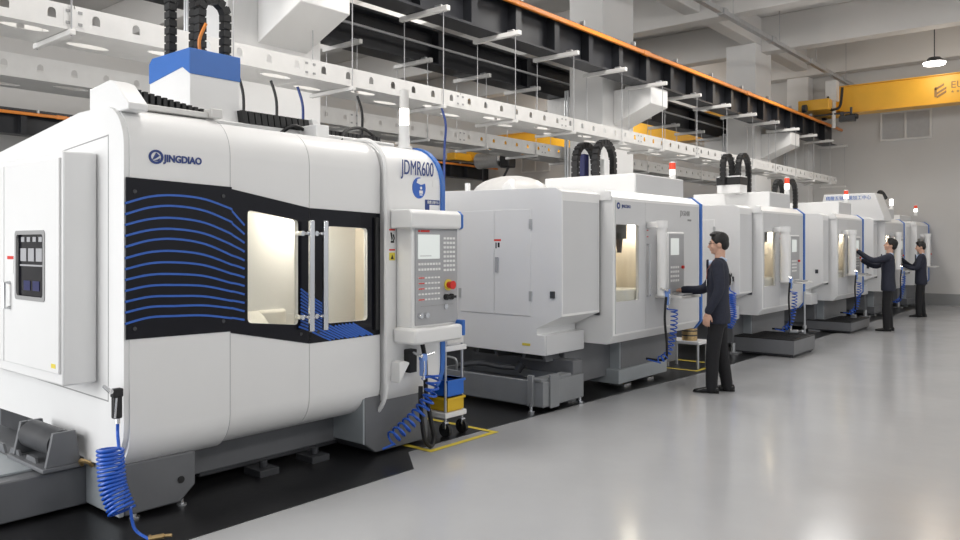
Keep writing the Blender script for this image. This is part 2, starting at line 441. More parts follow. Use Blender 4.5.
# ================================================================ CABLE TRAYS
def tray(xn, wd, z0, z1, joints, label):
    t = thing('cable_tray', label, 'cable tray', (xn, joints[0], z0))
    h = z1 - z0
    for a, b_ in zip(joints, joints[1:]):
        y0 = a - joints[0] + .004; y1 = b_ - joints[0] - .004
        m = MB(); n = max(1, int((y1 - y0) / .275)); st = (y1 - y0) / n
        holes = []
        for k in range(n):
            c = y0 + (k + .5) * st
            if (b_ - joints[0]) - c < .12 or c - y0 < .10: continue
            hz_ = h * .36; holes.append([(c - .03, hz_), (c + .03, hz_), (c + .03, hz_ + .045), (c + .021, hz_ + .066), (c, hz_ + .076), (c - .021, hz_ + .066), (c - .03, hz_ + .045)])
        for xx in ((-.003, .0), (-wd, -wd + .003)):
            m.plate([(y0, 0), (y1, 0), (y1, h), (y0, h)], holes, 'x', *xx)
        bh = []
        nb = max(1, int((y1 - y0) / .52)); sb = (y1 - y0) / nb
        for k in range(nb):
            c = y0 + (k + .5) * sb
            bh.append([(u, v) for u, v in oval(-wd / 2 + (.12 if k % 2 else -.12), c, .07, .17)])
        m.plate([(-wd + .003, y0), (-.003, y0), (-.003, y1), (-wd + .003, y1)], bh, 'z', 0, .003)
        m.build('tray_section', 'alu', t, smooth=0)
        jp = MB().box(.0001, .002, y1 - .075, y1 + .075, h * .14, h * .86).build('joint_plate', 'alu', t, smooth=0); j = MB()
        for zz in (h * .22, h * .7):
            for s_ in (-.06, .03):
                j.box(.0022, .006, y1 + s_, y1 + s_ + .03, zz, zz + .02)
        j.build('joint_bolt', 'seam', jp, smooth=0)
    return t
J = [-1.87 + 2.2 * k for k in range(12)]
tray(-6.1, .6, 3.235, 3.42, J, 'white perforated cable tray hanging in front of the columns')
tray(-8.0, .6, 3.19, 3.41, J, 'white perforated cable tray hanging behind the columns')
def hanger(xn, wd, y, zb, zt, lab, group):
    h = thing('tray_hanger', lab, 'hanger', (xn, y, zb), group=group)
    H = zt - zb
    MB().box(-wd - .05, .05, -.022, .022, -.045, -.004).build('support_bar', 'alu', h, bevel=.006)
    t = MB(); t.box(-wd - .08, .10, -.03, .03, H, H + .06)
    t.build('top_bar', 'alu', h, bevel=.006)
    for k, x in enumerate((.02, -wd - .02)):
        MB().cyl((x, 0, -.05), (x, 0, H + .06), .006, n=6).build('rod', 'wirecol', h)
    MB().box(-.1, .0, -.02, .02, H + .05, H + .085).build('clamp', 'steel', h, bevel=.004)
for k in range(-1, 14):
    y = 5.24 + 1.37 * k
    if k > -1 or True:
        hanger(-6.1, .6, y, 3.235, 4.31, 'thin white bar and two rods holding up the near cable tray', 'hangers of the near cable tray')
for k in range(0, 11):
    hanger(-8.0, .6, 5.24 + 1.37 * k + .35, 3.19, 4.31, 'thin white bar and two rods holding up the far cable tray', 'hangers of the far cable tray')
hanger(-6.1, .6, 2.5, 3.235, 4.31, 'thin white bar under the cable tray joint at upper left', None)

# cables dropping from the tray to machines
for i, (y, x, lab) in enumerate(((4.05, -6.3, 'black cable dropping from tray behind the blue topped head'),
                      (4.45, -6.35, 'black cable dropping from tray left of the pale column'),
                      (4.8, -6.4, 'blue cable dropping from tray beside the pale column'),
                      (5.5, -6.3, 'black cable dropping from tray left of the beacon pole'),
                      (6.6, -6.1, 'dark blue cable hanging from tray right of the beacon pole'))):
    tag(MB().tube([(x, y, 3.2), (x + .02, y + .05, 3.0), (x - .03, y + .08, 2.7), (x, y + .04, 2.47 if i < 4 else 2.2)], .014, smooth=6)
        .build('hanging_cable', 'navy' if i in (2, 4) else 'rubber'), lab, 'cable')

# ceiling lamp that shows + the other high bay lamps as lights
lp = thing('high_bay_lamp', 'round high bay lamp glowing above the yellow crane girder', 'lamp', (-3.55, 21.0, 5.86))
MB().cyl((0, 0, .05), (0, 0, .17), .24, .12, 24).build('shade', 'dark', lp)
MB().cyl((0, 0, .0), (0, 0, .05), .225, .24, 24).build('lens', 'lamp', lp)
MB().cyl((0, 0, .17), (0, 0, 1.44), .012, n=8).build('stem', 'dark', lp)

# ================================================================ NEAREST MACHINE
def arc(cx, cz, r, a0, a1, n=8):
    return [(cx + r * math.cos(math.radians(a0 + (a1 - a0) * k / n)), cz + r * math.sin(math.radians(a0 + (a1 - a0) * k / n))) for k in range(n + 1)]
def prof(x, zb, zt, rt, rb, xback=-.8):
    """rounded front: bottom back -> bottom fillet -> top fillet -> top back"""
    return [(xback, zb)] + arc(x - rb, zb + rb, rb, -90, 0) + arc(x - rt, zt - rt, rt, 0, 90) + [(xback, zt)]
def capprof(x, zc, zt, rt, xback=-.8):
    return [(xback, zc), (x, zc)] + arc(x - rt, zt - rt, rt, 0, 90) + [(xback, zt)]
def botprof(x, zb, zc, rb, xback=-.8):
    return [(xback, zb)] + arc(x - rb, zb + rb, rb, -90, 0) + [(x, zc), (xback, zc)]
def chamber(parent, x0, x1, y0, y1, z0, z1, name='work_chamber', m='cream'):
    t = .01; b = MB()
    b.box(x0, x0 + t, y0, y1, z0, z1)
    b.box(x0 + t, x1, y0, y0 + t, z0, z1).box(x0 + t, x1, y1 - t, y1, z0, z1)
    b.box(x0 + t, x1, y0 + t, y1 - t, z0, z0 + t).box(x0 + t, x1, y0 + t, y1 - t, z1 - t, z1)
    return b.build(name, m, parent, smooth=0)

m1 = thing('machining_center', 'largest white machining centre in the foreground with black glass band and blue curved lines', 'machine', (-4.4, 2.1, 0))
W1 = 2.83
# rear body and side skin
side = [(-.72, .70), (-.36, .70), (-.36, .34), (-.03, .34), (-.03, 2.18)] + arc(-.27, 2.2, .24, 0, 90, 6) + [(-.36, 2.44), (-.46, 2.585), (-.30, 2.585)]
sidep = [(-2.6, .40), (-.54, .455), (-.54, .72), (-.36, .70), (-.36, .34)]
sk = [(-2.6, .42), (-.535, .45), (-.53, .30), (-.25, .32)] + arc(-.26, .58, .25, -90, 0, 6) + arc(-.26, 2.19, .25, 0, 90, 8) + [(-.27, 2.44), (-.60, 2.44), (-2.6, 2.22)]
MB().prism(sk, 'y', 0, .03).build('side_panel', 'white', m1, smooth=30)
MB().prism([(-2.6, .45), (-.3, .45), (-.3, 2.43), (-.62, 2.43), (-2.6, 2.2)], 'y', .03, W1 - .24).build('body', 'white', m1, bevel=.01)
MB().plate([(-2.59, .74), (-.20, .70), (-.20, 2.27), (-2.59, 2.10)], [[(-2.58, .748), (-.206, .708), (-.206, 2.262), (-2.58, 2.092)]], 'y', -.0015, 0).build('panel_seam', 'seam', m1, smooth=0)
# hump on the left shoulder
MB().prism([(-.50, 2.40), (-.50, 2.575), (-.24, 2.60), (-.16, 2.575), (.0, 2.44), (.0, 2.40)], 'y', 0.02, .14).build('shoulder_plate', 'white', m1, bevel=.008)
b = MB()
for k in range(12):
    b.box(-.62, -.24, .15 + k * .042, .15 + k * .042 + .026, 2.43, 2.575 - .006 * k)
b.box(-.62, -.26, .15, .66, 2.43, 2.49)
b.build('bellows', 'rubber', m1, smooth=0)
b = MB(); b.box(-.22, -.16, .2, .62, 2.44, 2.475); b.box(-.22, -.12, .62, .70, 2.44, 2.50)
b.build('bellows_rail', 'alu', m1, bevel=.006)
# front covers
MB().prism(prof(0, .30, 2.44, .25, .24), 'y', .03, .675).build('front_cover', 'white', m1, smooth=30)
sl = [(-.5, 2.437)] + arc(-.25, 2.19, .247, 90, 0, 8) + arc(-.24, .54, .237, 0, -90, 8)
MB().tube([(x, .677, z) for x, z in sl], .004, n=6).build('seam_shade', 'panel', m1)  # thin grey tube paints in the soft shading line at the cover edge
def door(y0, y1, x, hole, name):
    d = MB()
    d.prism(capprof(x, 1.95, 2.43, .25), 'y', y0, y1)
    d.prism(botprof(x, .31, .90, .24), 'y', y0, y1)
    d.plate([(y0, .90), (y1, .90), (y1, 1.95), (y0, 1.95)], [hole], 'x', x - .04, x)
    return d.build(name, 'white', m1, smooth=30)
XD = -.035
h1 = rpoly([(.825, 1.85), (.825, 1.11), (1.23, 1.065), (1.23, 1.79)], .03)
h2 = rpoly([(1.48, 1.755), (1.48, 1.055), (1.87, 1.05), (1.87, 1.745)], .03)
d1 = door(.68, 1.325, XD, h1, 'sliding_door'); d2 = door(1.33, 2.0, XD, h2, 'sliding_door')
# seams are real gaps between covers
cov = MB().plate([(.0, 1.08), (.68, 1.07), (.68, 1.99), (.0, 2.01)], [], 'x', .0, .006)
cv = cov.build('glass_band', 'black', m1, smooth=0); cv.location = (0, .005, 0)
g1 = MB().plate([(.68, 1.06), (1.325, .925), (1.325, 1.88), (.68, 1.985)], [h1], 'x', XD, XD + .006).build('glass_band', 'black', m1, smooth=0)
g2 = MB().plate([(1.33, .925), (1.995, .93), (1.995, 1.86), (1.33, 1.88)], [h2], 'x', XD, XD + .006).build('glass_band', 'black', m1, smooth=0)
for hh in (h1, h2):
    MB().prism(hh, 'x', XD - .025, XD - .018).build('window_pane', 'pane', m1, smooth=0)
chamber(m1, -.62, XD - .045, .70, 1.99, .95, 1.93)
b = MB(); b.prism([(-.6, 1.0), (-.6, 1.25), (-.35, 1.2), (-.12, 1.0)], 'y', .74, 1.12); b.cyl((-.4, 1.2, 1.0), (-.4, 1.2, 1.16), .16, n=20)
b.build('work_table', 'creamw', m1, bevel=.02)
b = MB(); b.cyl((-.35, 1.5, 1.93), (-.35, 1.5, 1.72), .07, .05); b.cyl((-.35, 1.5, 1.72), (-.35, 1.5, 1.60), .03, .02)
b.build('spindle', 'steel', m1)
# stripes over the glass band
def on1(px, py, X=-4.4):
    a = (px - 480) / FPX; q = (HORIZON - py) / FPX
    t = X / (-SS + a * CC); return ((CC + a * SS) * t - 2.1, CAM_H + q * t)
yl = [100, 133, 165, 198, 231, 265, 298, 330, 363, 396, 428, 462]
ym = [76, 108, 144, 177, 207, 243, 277, 312, 345, 378, 408, 438]
yr = [118, 157, 193, 225, 257, 285, 312, 340, 365, 393, 415, 445]
b = MB()
for a_, c_, d_ in zip(yl, ym, yr):
    pts = [on1(123.5, 170 + a_ / 3), on1(148, 170 + (a_ * .3 + c_ * .7) / 3 - 1), on1(173, 170 + c_ / 3), on1(203, 170 + (c_ * .62 + d_ * .38) / 3 - 1.5), on1(231, 170 + d_ / 3)]
    P = catmull([(p[0], p[1], 0) for p in pts], 6)
    b.ribbon([(p.x, p.y) for p in P], .013, .0055)
b.build('stripe_graphic', 'stripe', cv, smooth=0)
cv_child = True
def inhole(y, z):
    return (.81 < y < 1.245 and 1.05 < z < 1.87 and z > 1.11 - (y - .8) * .11 - .01) or (1.465 < y < 1.885 and z > 1.04)
for lo, hi, par in ((.68, 1.325, g1), (1.33, 1.99, g2)):
    b = MB(); any_ = False
    for i, d_ in enumerate(yr):
        xs = XD + .0055
        pts = [on1(u_, v_, -4.4 + XD) for u_, v_ in ((229, 169 + d_ / 3), (247, 229 + 8.3 * i), (272, 258 + 6.0 * i), (298, 287 + 3.6 * i), (325, 306 + 2.9 * i), (350, 322 + 2.4 * i), (376, 337 + 2 * i))]
        P = catmull([(p[0], p[1], 0) for p in pts], 14); run = []
        for p in P + [None]:
            ok = p is not None and lo <= p.x <= hi and not inhole(p.x, p.y) and p.y > (1.062 - (p.x - .68) * .21 if p.x < 1.325 else .93)
            if ok: run.append((p.x, p.y))
            else:
                if len(run) > 2: b.ribbon(run, .013, xs)
                run = []
    b.build('stripe_graphic', 'stripe', par, smooth=0)
# door handles
for y, par in ((1.285, d1), (1.405, d2)):
    b = MB(); b.box(.035, .06, y - .022, y + .018, 1.02, 1.79)
    for z in (1.12, 1.70):
        b.cyl((XD, y - .03, z), (.05, y - .03, z), .012, n=8)
    b.build('handle', 'chrome', m1, bevel=.004)
for z, y in ((1.12, 1.225), (1.70, 1.225), (1.12, 1.345), (1.70, 1.345)):
    MB().cyl((XD, y, z), (.03, y, z), .018, n=10).build('handle_knob', 'chrome', m1)
b = MB()
for y, z in ((.05, 1.93), (.62, 1.93), (.05, 1.14), (.62, 1.14)): b.cyl((.0, y, z), (.010, y, z), .012, n=10)
b.build('screw', 'dark', cv)
b = MB()
for y, z in ((1.25, 1.0), (1.40, 1.0), (1.95, 1.80), (1.95, .98)): b.cyl((XD, y, z), (XD + .011, y, z), .012, n=10)
b.build('screw', 'dark', m1)
MB().box(XD, XD + .03, 1.93, 1.965, .97, 1.83).build('door_stop', 'rubber', m1, bevel=.005)
# right column with white rim and blue trim
MB().prism(prof(.03, .29, 2.43, .34, .34), 'y', 2.02, 2.61).build('right_cover', 'white', m1, smooth=30)
rim = [(-.8, 2.445)] + arc(-.265, 2.175, .27, 90, 0, 10) + arc(-.265, .53, .27, 0, -90, 10) + [(-.6, .26)]
MB().tube([(x + .015, 2.01, z) for x, z in rim], .018, n=8).build('door_seal', 'white', m1)
out = prof(.045, .30, 2.445, .35, .35)
MB().prism(out, 'y', 2.61, 2.655).build('blue_trim', 'blue', m1, smooth=30)
# logo and lettering
b = MB()
b.plate(oval(.185, 2.14, .045, .042, 20), [oval(.185, 2.14, .032, .029, 20)], 'x', 0, .006)
b.prism([(.162, 2.12), (.185, 2.165), (.206, 2.148), (.185, 2.132)], 'x', 0, .006)
b.prism([(.168, 2.116), (.203, 2.116), (.210, 2.135), (.19, 2.123)], 'x', 0, .006)
b.build('emblem', 'navy', m1, smooth=0)
text('JINGDIAO', .058, 'navy', m1, (.003, .235, 2.117), 'x', sx=.93, bold=.002)
text('JDMR600', .165, 'navy', m1, (.033, 2.165, 2.175), 'x', sx=.57)
MB().box(.03, .032, 2.52, 2.57, 2.09, 2.15).build('paper_label', 'label', m1, smooth=0)
b = MB(); b.prism(oval(2.36, 2.075, .075, .085, 24), 'x', .03, .034); b.build('round_badge', 'stripe', m1, smooth=0)
b = MB(); b.prism([(2.33, 2.115), (2.38, 2.10), (2.43, 2.115), (2.42, 2.145), (2.38, 2.155), (2.34, 2.145)], 'x', .034, .037)
b.cyl((.034, 2.38, 2.075), (.037, 2.38, 2.075), .012, n=10); b.box(.034, .037, 2.36, 2.40, 2.03, 2.055); b.box(.034, .037, 2.365, 2.395, 2.015, 2.025)
b.build('badge_print', 'label', m1, smooth=0)
b = MB(); b.box(.03, .033, 2.43, 2.60, 1.945, 1.985); b.box(.03, .033, 2.43, 2.48, 1.80, 1.945); b.build('blue_plate', 'navy', m1, smooth=0)
text('精雕五轴中心', .028, 'label', m1, (.034, 2.455, 1.955), 'x', sx=.8)
for z, mm, nm in ((1.73, 'red', 'warning_label'), (1.575, 'red', 'warning_label'), (1.50, 'labely', 'warning_label')):
    MB().box(.03, .032, 2.035, 2.095, z, z + (.012 if mm == 'red' else .06)).build(nm, mm, m1, smooth=0)
for z0, z1 in ((1.63, 1.728), (1.51 - .14, 1.495)):
    MB().box(.03, .0315, 2.035, 2.095, z0, z1).build('warning_label', 'label', m1, smooth=0)
b = MB(); b.prism([(2.045, 1.715), (2.06, 1.715), (2.07, 1.67), (2.06, 1.65)], 'x', .0315, .0335); b.tube([(.033, 2.075, 1.70), (.033, 2.085, 1.67), (.033, 2.075, 1.645)], .006, n=5)
b.box(.0315, .0335, 2.05, 2.085, 1.635, 1.65); b.prism([(2.05, 1.51), (2.08, 1.51), (2.065, 1.545)], 'x', .031, .0335)
b.build('label_print', 'rubber', m1, smooth=0)
# operator panel of the nearest machine
op = MB().box(.0, .17, .0, .53, .12, .90).build('control_panel', 'white', m1, bevel=.012, loc=(.04, 2.10, .86))
op['label'] = 'grey operator panel in white housing'
MB().prism([(0, .885), (.22, .885), (.235, .90), (.235, 1.0), (.20, 1.03), (0, 1.03)], 'y', -.06, .50).build('visor', 'white', op, bevel=.01)
MB().prism([(0, .885), (.22, .885), (.235, .90), (.235, 1.0), (.20, 1.03), (0, 1.03)], 'y', .50, .525).build('visor_end', 'blue', op, bevel=.004)
MB().prism([(0, .0), (.24, .0), (.25, .02), (.25, .125), (0, .125)], 'y', -.035, .50).build('shelf', 'white', op, bevel=.02)
MB().prism([(0, .03), (.25, .03), (.25, .155), (0, .155)], 'y', .50, .53).build('shelf_end', 'blue', op, bevel=.006)
MB().box(.17, .178, .03, .515, .14, .885).build('face_plate', 'panel', op, bevel=.003)
MB().box(.178, .184, .055, .30, .65, .84).build('screen', 'screen', op, bevel=.004)
MB().box(.184, .1855, .075, .20, .672, .676).build('screen_print', 'seam', op, smooth=0)
text('■ ■■■■■', .022, 'red', op, (.179, .06, .858), 'x')
b = MB()
for r in range(2):
    for k in range(8): b.box(.178, .182, .06 + k * .032, .06 + k * .032 + .024, .56 + r * .042, .578 + r * .042)
for r in range(8):
    for k in range(4): b.box(.178, .182, .345 + k * .036, .345 + k * .036 + .027, .55 + r * .036, .568 + r * .036)
for r in range(5):
    for k in range(7): b.box(.178, .182, .06 + k * .036, .06 + k * .036 + .026, .33 + r * .042, .343 + r * .042)
b.build('key_block', 'label', op, smooth=0)
b = MB()
for r in (0, 2, 3, 4):
    b.box(.182, .1835, .062, .125, .332 + r * .042, .341 + r * .042)
b.build('key_print', 'red', op, smooth=0)
MB().cyl((.178, .40, .44), (.186, .40, .44), .045, n=20).build('stop_collar', 'labely', op)
MB().cyl((.186, .40, .44), (.235, .40, .44), .026, .034, n=20).build('stop_button', 'red', op)
for y in (.37, .43):
    b = MB(); b.cyl((.178, y, .345), (.20, y, .345), .024, n=14); b.box(.20, .22, y - .026, y + .026, .336, .354)
    b.build('rotary_switch', 'rubber', op)
for y in (.075, .14):
    MB().cyl((.178, y, .215), (.205, y, .215), .024, .02, n=14).build('port_cap', 'chrome', op)
MB().box(.178, .181, .09, .46, .283, .287).build('drawer_line', 'seam', op, smooth=0)
MB().cyl((.178, .37, .27), (.19, .37, .27), .02, n=12).build('lock', 'chrome', op)
# beacon pole
def beacon(par, loc, label, h=.28, lit='lampwhite', top='redglow'):
    loc = tuple(a - b for a, b in zip(loc, par.location))
    t = MB().cyl((0, 0, 0), (0, 0, h * .35), .045, .04, 16).build('signal_beacon', 'white', par, loc=loc)
    t['label'] = label
    MB().cyl((0, 0, h * .35), (0, 0, h * .62), .04, n=16).build('white_lens', lit, t)
    MB().cyl((0, 0, h * .62), (0, 0, h * .94), .04, n=16).build('red_lens', top, t)
    MB().cyl((0, 0, h * .94), (0, 0, h), .04, .034, 16).build('cap', 'white', t)
    return t
bt = MB().cyl((0, 0, 0), (0, 0, .02), .07, n=16).build('signal_beacon', 'white', m1, loc=(-.32, 2.54, 2.43))
bt['label'] = 'lit white beacon pole'
MB().cyl((0, 0, .02), (0, 0, .20), .05, .042, 16).build('stem', 'white', bt)
MB().cyl((0, 0, .20), (0, 0, .34), .04, n=16).build('lit_lens', 'ledglow', bt)
MB().cyl((0, 0, .34), (0, 0, .50), .04, .038, 16).build('pole', 'alu', bt)
# top rear: head block
MB().prism([(-1.2, 2.43), (-.50, 2.43), (-.50, 2.50), (-1.2, 2.50)], 'y', .6, 2.6).build('top_deck', 'white', m1, bevel=.01)
hb = MB().prism([(-.56, 2.44), (-.56, 2.80), (-.66, 2.86), (-1.12, 2.80), (-1.12, 2.74), (-.93, 2.52), (-.83, 2.44)], 'y', .72, 1.11).build('head_cover', 'white', m1, bevel=.004)
MB().prism([(-.558, 2.80), (-.558, 2.98), (-1.08, 2.98), (-1.125, 2.94), (-1.125, 2.80), (-.66, 2.86)], 'y', .715, 1.115).build('head_cap', 'blue', m1, bevel=.004)
def chain(parent, pts, w, t, axis_w, name='drag_chain'):
    P = catmull(pts, 10); L = [0]
    for a, c in zip(P, P[1:]): L.append(L[-1] + (c - a).length)
    N = max(4, int(L[-1] / (t * .95))); b = MB(); j = 0
    for i in range(N):
        d = L[-1] * (i + .5) / N
        while j < len(L) - 2 and L[j + 1] < d: j += 1
        p = P[j].lerp(P[j + 1], (d - L[j]) / max(1e-9, L[j + 1] - L[j])); tg = (P[j + 1] - P[j]).normalized()
        wv = Vector(axis_w); nv = tg.cross(wv).normalized(); hl = L[-1] / N * .5
        for (a0, hlen, hw, ht) in ((0, hl * .8, w / 2, t / 2), (0, hl * 1.05, w / 2 * .8, t / 2 * .72)):
            vs = [b.bm.verts.new(p + tg * (sx * hlen) + wv * (sy * hw) + nv * (sz * ht)) for sx in (-1, 1) for sy in (-1, 1) for sz in (-1, 1)]
            for f in ((0, 1, 3, 2), (4, 6, 7, 5), (0, 4, 5, 1), (2, 3, 7, 6), (0, 2, 6, 4), (1, 5, 7, 3)):
                b.bm.faces.new([vs[q] for q in f])
    return b.build(name, 'rubber', parent, smooth=0)
def arch(parent, x, y0, y1, zb, zt, w=.08, t=.07):
    r = (y1 - y0) / 2; c = (y0 + y1) / 2
    pts = [(x, y0, zb), (x, y0, (zb + zt - r) / 2), (x, y0, zt - r)] + [(x, c - r * math.cos(a), zt - r + r * math.sin(a)) for a in (PI / 5, 2 * PI / 5, 3 * PI / 5, 4 * PI / 5)] + [(x, y1, zt - r), (x, y1, (zb + zt - r) / 2), (x, y1, zb)]
    chain(parent, pts, w, t, (1, 0, 0))
arch(m1, -.95, .79, .98, 2.97, 3.52, w=.07, t=.06)
arch(m1, -.72, .89, 1.09, 2.97, 3.40, w=.07, t=.06)
MB().tube([(-.70, .88, 2.98), (-.68, .86, 3.08), (-.66, .90, 3.2)], .012, smooth=5).build('orange_wire', 'orange', m1)
# cable chain lying on the top deck
b = MB()
for k in range(11):
    y = 1.10 + k * .055; b.prism([(y, 2.50), (y + .045, 2.50), (y + .03, 2.59), (y - .015, 2.59)], 'x', -.66, -.5)
b.build('top_chain', 'rubber', m1, smooth=0)
MB().prism([(1.72, 2.49), (1.86, 2.49), (1.74, 2.60), (1.70, 2.60)], 'x', -.68, -.48).build('chain_end', 'white', m1, bevel=.004)
MB().box(-.5, -.3, 1.6, 1.72, 2.43, 2.53).build('top_bracket', 'white', m1, bevel=.006)
b = MB()
for k in range(14): b.box(-.62, -.55, 1.86 + k * .045, 1.895 + k * .045, 2.50, 2.545)
b.build('top_chain', 'rubber', m1, smooth=0)
MB().tube([(-.5, 1.42, 2.46), (-.45, 1.5, 2.52), (-.47, 1.62, 2.5)], .014, smooth=6).build('top_cable', 'rubber', m1)
MB().tube([(-.5, 2.0, 2.45), (-.55, 2.1, 2.56), (-.6, 2.35, 2.60), (-.62, 2.62, 2.46)], .014, smooth=6).build('top_cable', 'rubber', m1)
# tool magazine cabinet on the left side
mg = MB().box(-1.6, 0, -.20, -.003, 0, 1.37).build('tool_cabinet', 'white', m1, bevel=.012, loc=(-.34, 0, .80))
mg['label'] = 'white tool cabinet with small dark window'
MB().plate([(-.86, .07), (-.02, .07), (-.02, 1.33), (-.86, 1.33)], [rrect(-.66, -.22, .49, .90, .02)], 'y', -.215, -.20).build('door', 'white', mg, bevel=.004)
MB().box(-1.6, -.875, -.215, -.20, .07, 1.33).build('door', 'white', mg, bevel=.004)
MB().box(-.65, -.23, -.204, -.2, .50, .89).build('window_pane', 'black', mg, smooth=0)
MB().plate(rrect(-.67, -.21, .48, .91, .025), [rrect(-.645, -.235, .505, .885, .02)], 'y', -.220, -.214).build('window_frame', 'seam', mg, smooth=0)
b = MB(); b.box(-.62, -.26, -.207, -.204, .69, .70)
for k in range(3): b.box(-.61 + k * .12, -.52 + k * .12, -.207, -.204, .72, .80)
for k in range(4): b.box(-.60 + k * .09, -.55 + k * .09, -.207, -.204, .84, .87)
b.build('tool_pockets', 'panel', mg, smooth=0)
b = MB()
for k in range(2): b.box(-.56 + k * .14, -.46 + k * .14, -.207, -.204, .54, .60)
b.build('tool_holder', 'navybox', mg, smooth=0)
MB().box(-.80, -.70, -.218, -.214, .73, .75).build('warning_label', 'red', mg, smooth=0)
MB().box(-.80, -.70, -.218, -.214, .64, .725).build('warning_label', 'label', mg, smooth=0)
b = MB(); b.tube([(-.76, -.215, .42), (-.76, -.25, .42), (-.76, -.25, .58), (-.76, -.215, .58)], .012, n=6); b.build('handle', 'steel', mg)
MB().box(-.12, -.06, -.217, -.213, .10, .125).build('warning_label', 'labely', mg, smooth=0)
# base of nearest machine
MB().prism([(.05, .03), (.40, .03), (.50, .12), (.50, .33), (.05, .34)], 'x', -.75, -.105).build('base_block', 'base', m1, bevel=.012)
MB().box(-.55, -.11, 0.02, .05, .03, .32).build('base_leg', 'basel', m1, bevel=.006)
MB().box(-2.4, -.40, .1, 2.0, .08, .42).build('bed', 'base', m1, bevel=.01)
MB().box(-2.4, -.41, .7, 1.9, .05, .12).build('bed_foot', 'dark', m1, bevel=.01)
MB().prism([(1.86, .10), (1.97, .02), (2.55, .02), (2.55, .46), (1.86, .46)], 'x', -.9, -.05).build('control_base', 'base', m1, bevel=.01)
MB().prism([(1.845, .11), (1.86, .10), (1.86, .45), (1.845, .45)], 'x', -.9, -.055).build('base_end_plate', 'basel', m1)
for y in (.12, .42):
    b = MB(); b.cyl((-.13, y, 0), (-.13, y, .012), .03, n=12); b.cyl((-.13, y, .012), (-.13, y, .04), .012, n=8); b.build('levelling_foot', 'steel', m1)
for y in (1.05, 1.5):
    b = MB(); b.box(-.42, -.22, y, y + .16, .0, .05); b.cyl((-.3, y + .08, .05), (-.3, y + .08, .10), .03, n=10); b.build('levelling_foot', 'dark', m1, bevel=.004)
b = MB(); b.cyl((-.106, .40, .17), (-.098, .40, .17), .022, n=14); b.build('lift_hole', 'rubber', m1)
# lower opening: frame below side panel, coolant tank things
tk = thing('coolant_tank', 'dark grey coolant tank sliding under left flank of the nearest machine', 'tank', (-4.95, 1.55, 0))
MB().box(-1.6, .0, -.1, .9, .02, .26).build('tank_body', 'base', tk, bevel=.01)
MB().box(-1.6, -.12, -.08, .32, .26, .275).build('tank_lid', 'basel', tk, bevel=.004)
b = MB()
for k in range(5): b.prism([(-.3 - k * .26, .275), (-.1 - k * .26, .275), (-.14 - k * .26, .33), (-.26 - k * .26, .33)], 'y', .33, .345)
b.build('lid_bracket', 'base', tk, smooth=0)
b = MB()
for k in range(3): b.box(-.2 - k * .45, -.14 - k * .45, -.1, -.07, .262, .285)
b.build('latch', 'rubber', tk, smooth=0)
MB().cyl((-.42, .42, .42), (.02, .42, .42), .085, n=24).build('pump_motor', 'dark', tk)
b = MB()
b.box(-.5, .06, .30, .56, .275, .30)
b.prism([(.32, .30), (.52, .30), (.49, .50), (.36, .50)], 'x', -.47, -.44); b.prism([(.32, .30), (.52, .30), (.49, .50), (.36, .50)], 'x', .02, .05)
b.build('pump_bracket', 'base', tk, bevel=.004)
b = MB(); b.tube([(.07, .52, .285), (.09, .50, .32), (.12, .53, .31), (.12, .56, .28)], .012, smooth=5, n=6); b.build('pipe_fitting', 'brass', tk)
MB().box(-1.5, -.6, .6, .62, .28, .42).build('splash_plate', 'dark', tk, smooth=0)

# ---------------------------------------------------------------- air guns on coil hoses
def air_gun(label, gun, path, turns, R, tail, holder='y', r=.009, gunmat='rubber', drop=None, scale=1.0):
    t = thing('air_gun', label, 'air gun', gun)
    g = Vector(gun); s = scale
    b = MB()
    b.box(-.02 * s, .02 * s, -.03 * s, .02 * s, -.12 * s, .02 * s)
    b.box(-.022 * s, .022 * s, -.035 * s, .025 * s, .0, .05 * s)
    b.build('grip', gunmat, t, bevel=.008)
    b = MB(); b.cyl((.0, .0, .035 * s), (-.0, .13 * s if holder == 'x' else .0, .05 * s), .012 * s, .006 * s, 8)
    b.cyl((.03 * s, -.05 * s, .04 * s), (-.06 * s, -.05 * s, .06 * s), .014 * s, .01 * s, 8)
    b.tube([(.028 * s, -.02, .0), (.04 * s, -.03, -.05 * s), (.03 * s, -.03, -.11 * s)], .006, n=5)
    b.cyl((0, 0, -.12 * s), (0, 0, -.15 * s), .014, n=8); b.build('nozzle', 'chrome', t)
    P0 = [Vector(p) - g for p in path]
    H = coil(P0, R, turns, r)
    lead = catmull([(0, 0, -.15 * s), (0, 0, -.15 * s - (abs(P0[0].z) - .15 * s) * .5), H[0]], 6)[:-1]
    tl = catmull([H[-1]] + [Vector(p) - g for p in tail], 5)[1:]
    MB().tube(lead + H + tl, r, n=6).build('coil_hose', 'hose', t, smooth=60)
    return t
air_gun('black air gun with dense blue coil hose on left front corner of the nearest machine', (-4.40, 2.06, .76),
        [(-4.36, 2.0, .49), (-4.35, 2.0, .38), (-4.32, 2.0, .27), (-4.26, 2.02, .15)], 16, .066, [(-4.2, 2.06, .06), (-4.12, 2.1, .012)], scale=1.0)
MB_f = MB(); MB_f.cyl((0, 0, 0), (.05, .06, .01), .014, n=8); MB_f.cyl((.05, .06, .01), (.08, .09, .012), .009, n=8); MB_f.cyl((0, 0, 0), (-.03, .02, .0), .011, n=8)
tag(MB_f.build('hose_fitting', 'brass', loc=(-4.12, 2.1, .014)), 'brass hose fitting lying on the black floor by the coil hose end', 'fitting')
air_gun('pale blue air gun under operator panel of the nearest machine with loose blue coil hose', (-4.22, 4.36, .72),
        [(-4.20, 4.46, .60), (-4.22, 4.42, .42), (-4.26, 4.30, .28), (-4.3, 4.08, .14)], 12, .05, [(-4.32, 4.02, .08)], gunmat='hosep', holder='x')
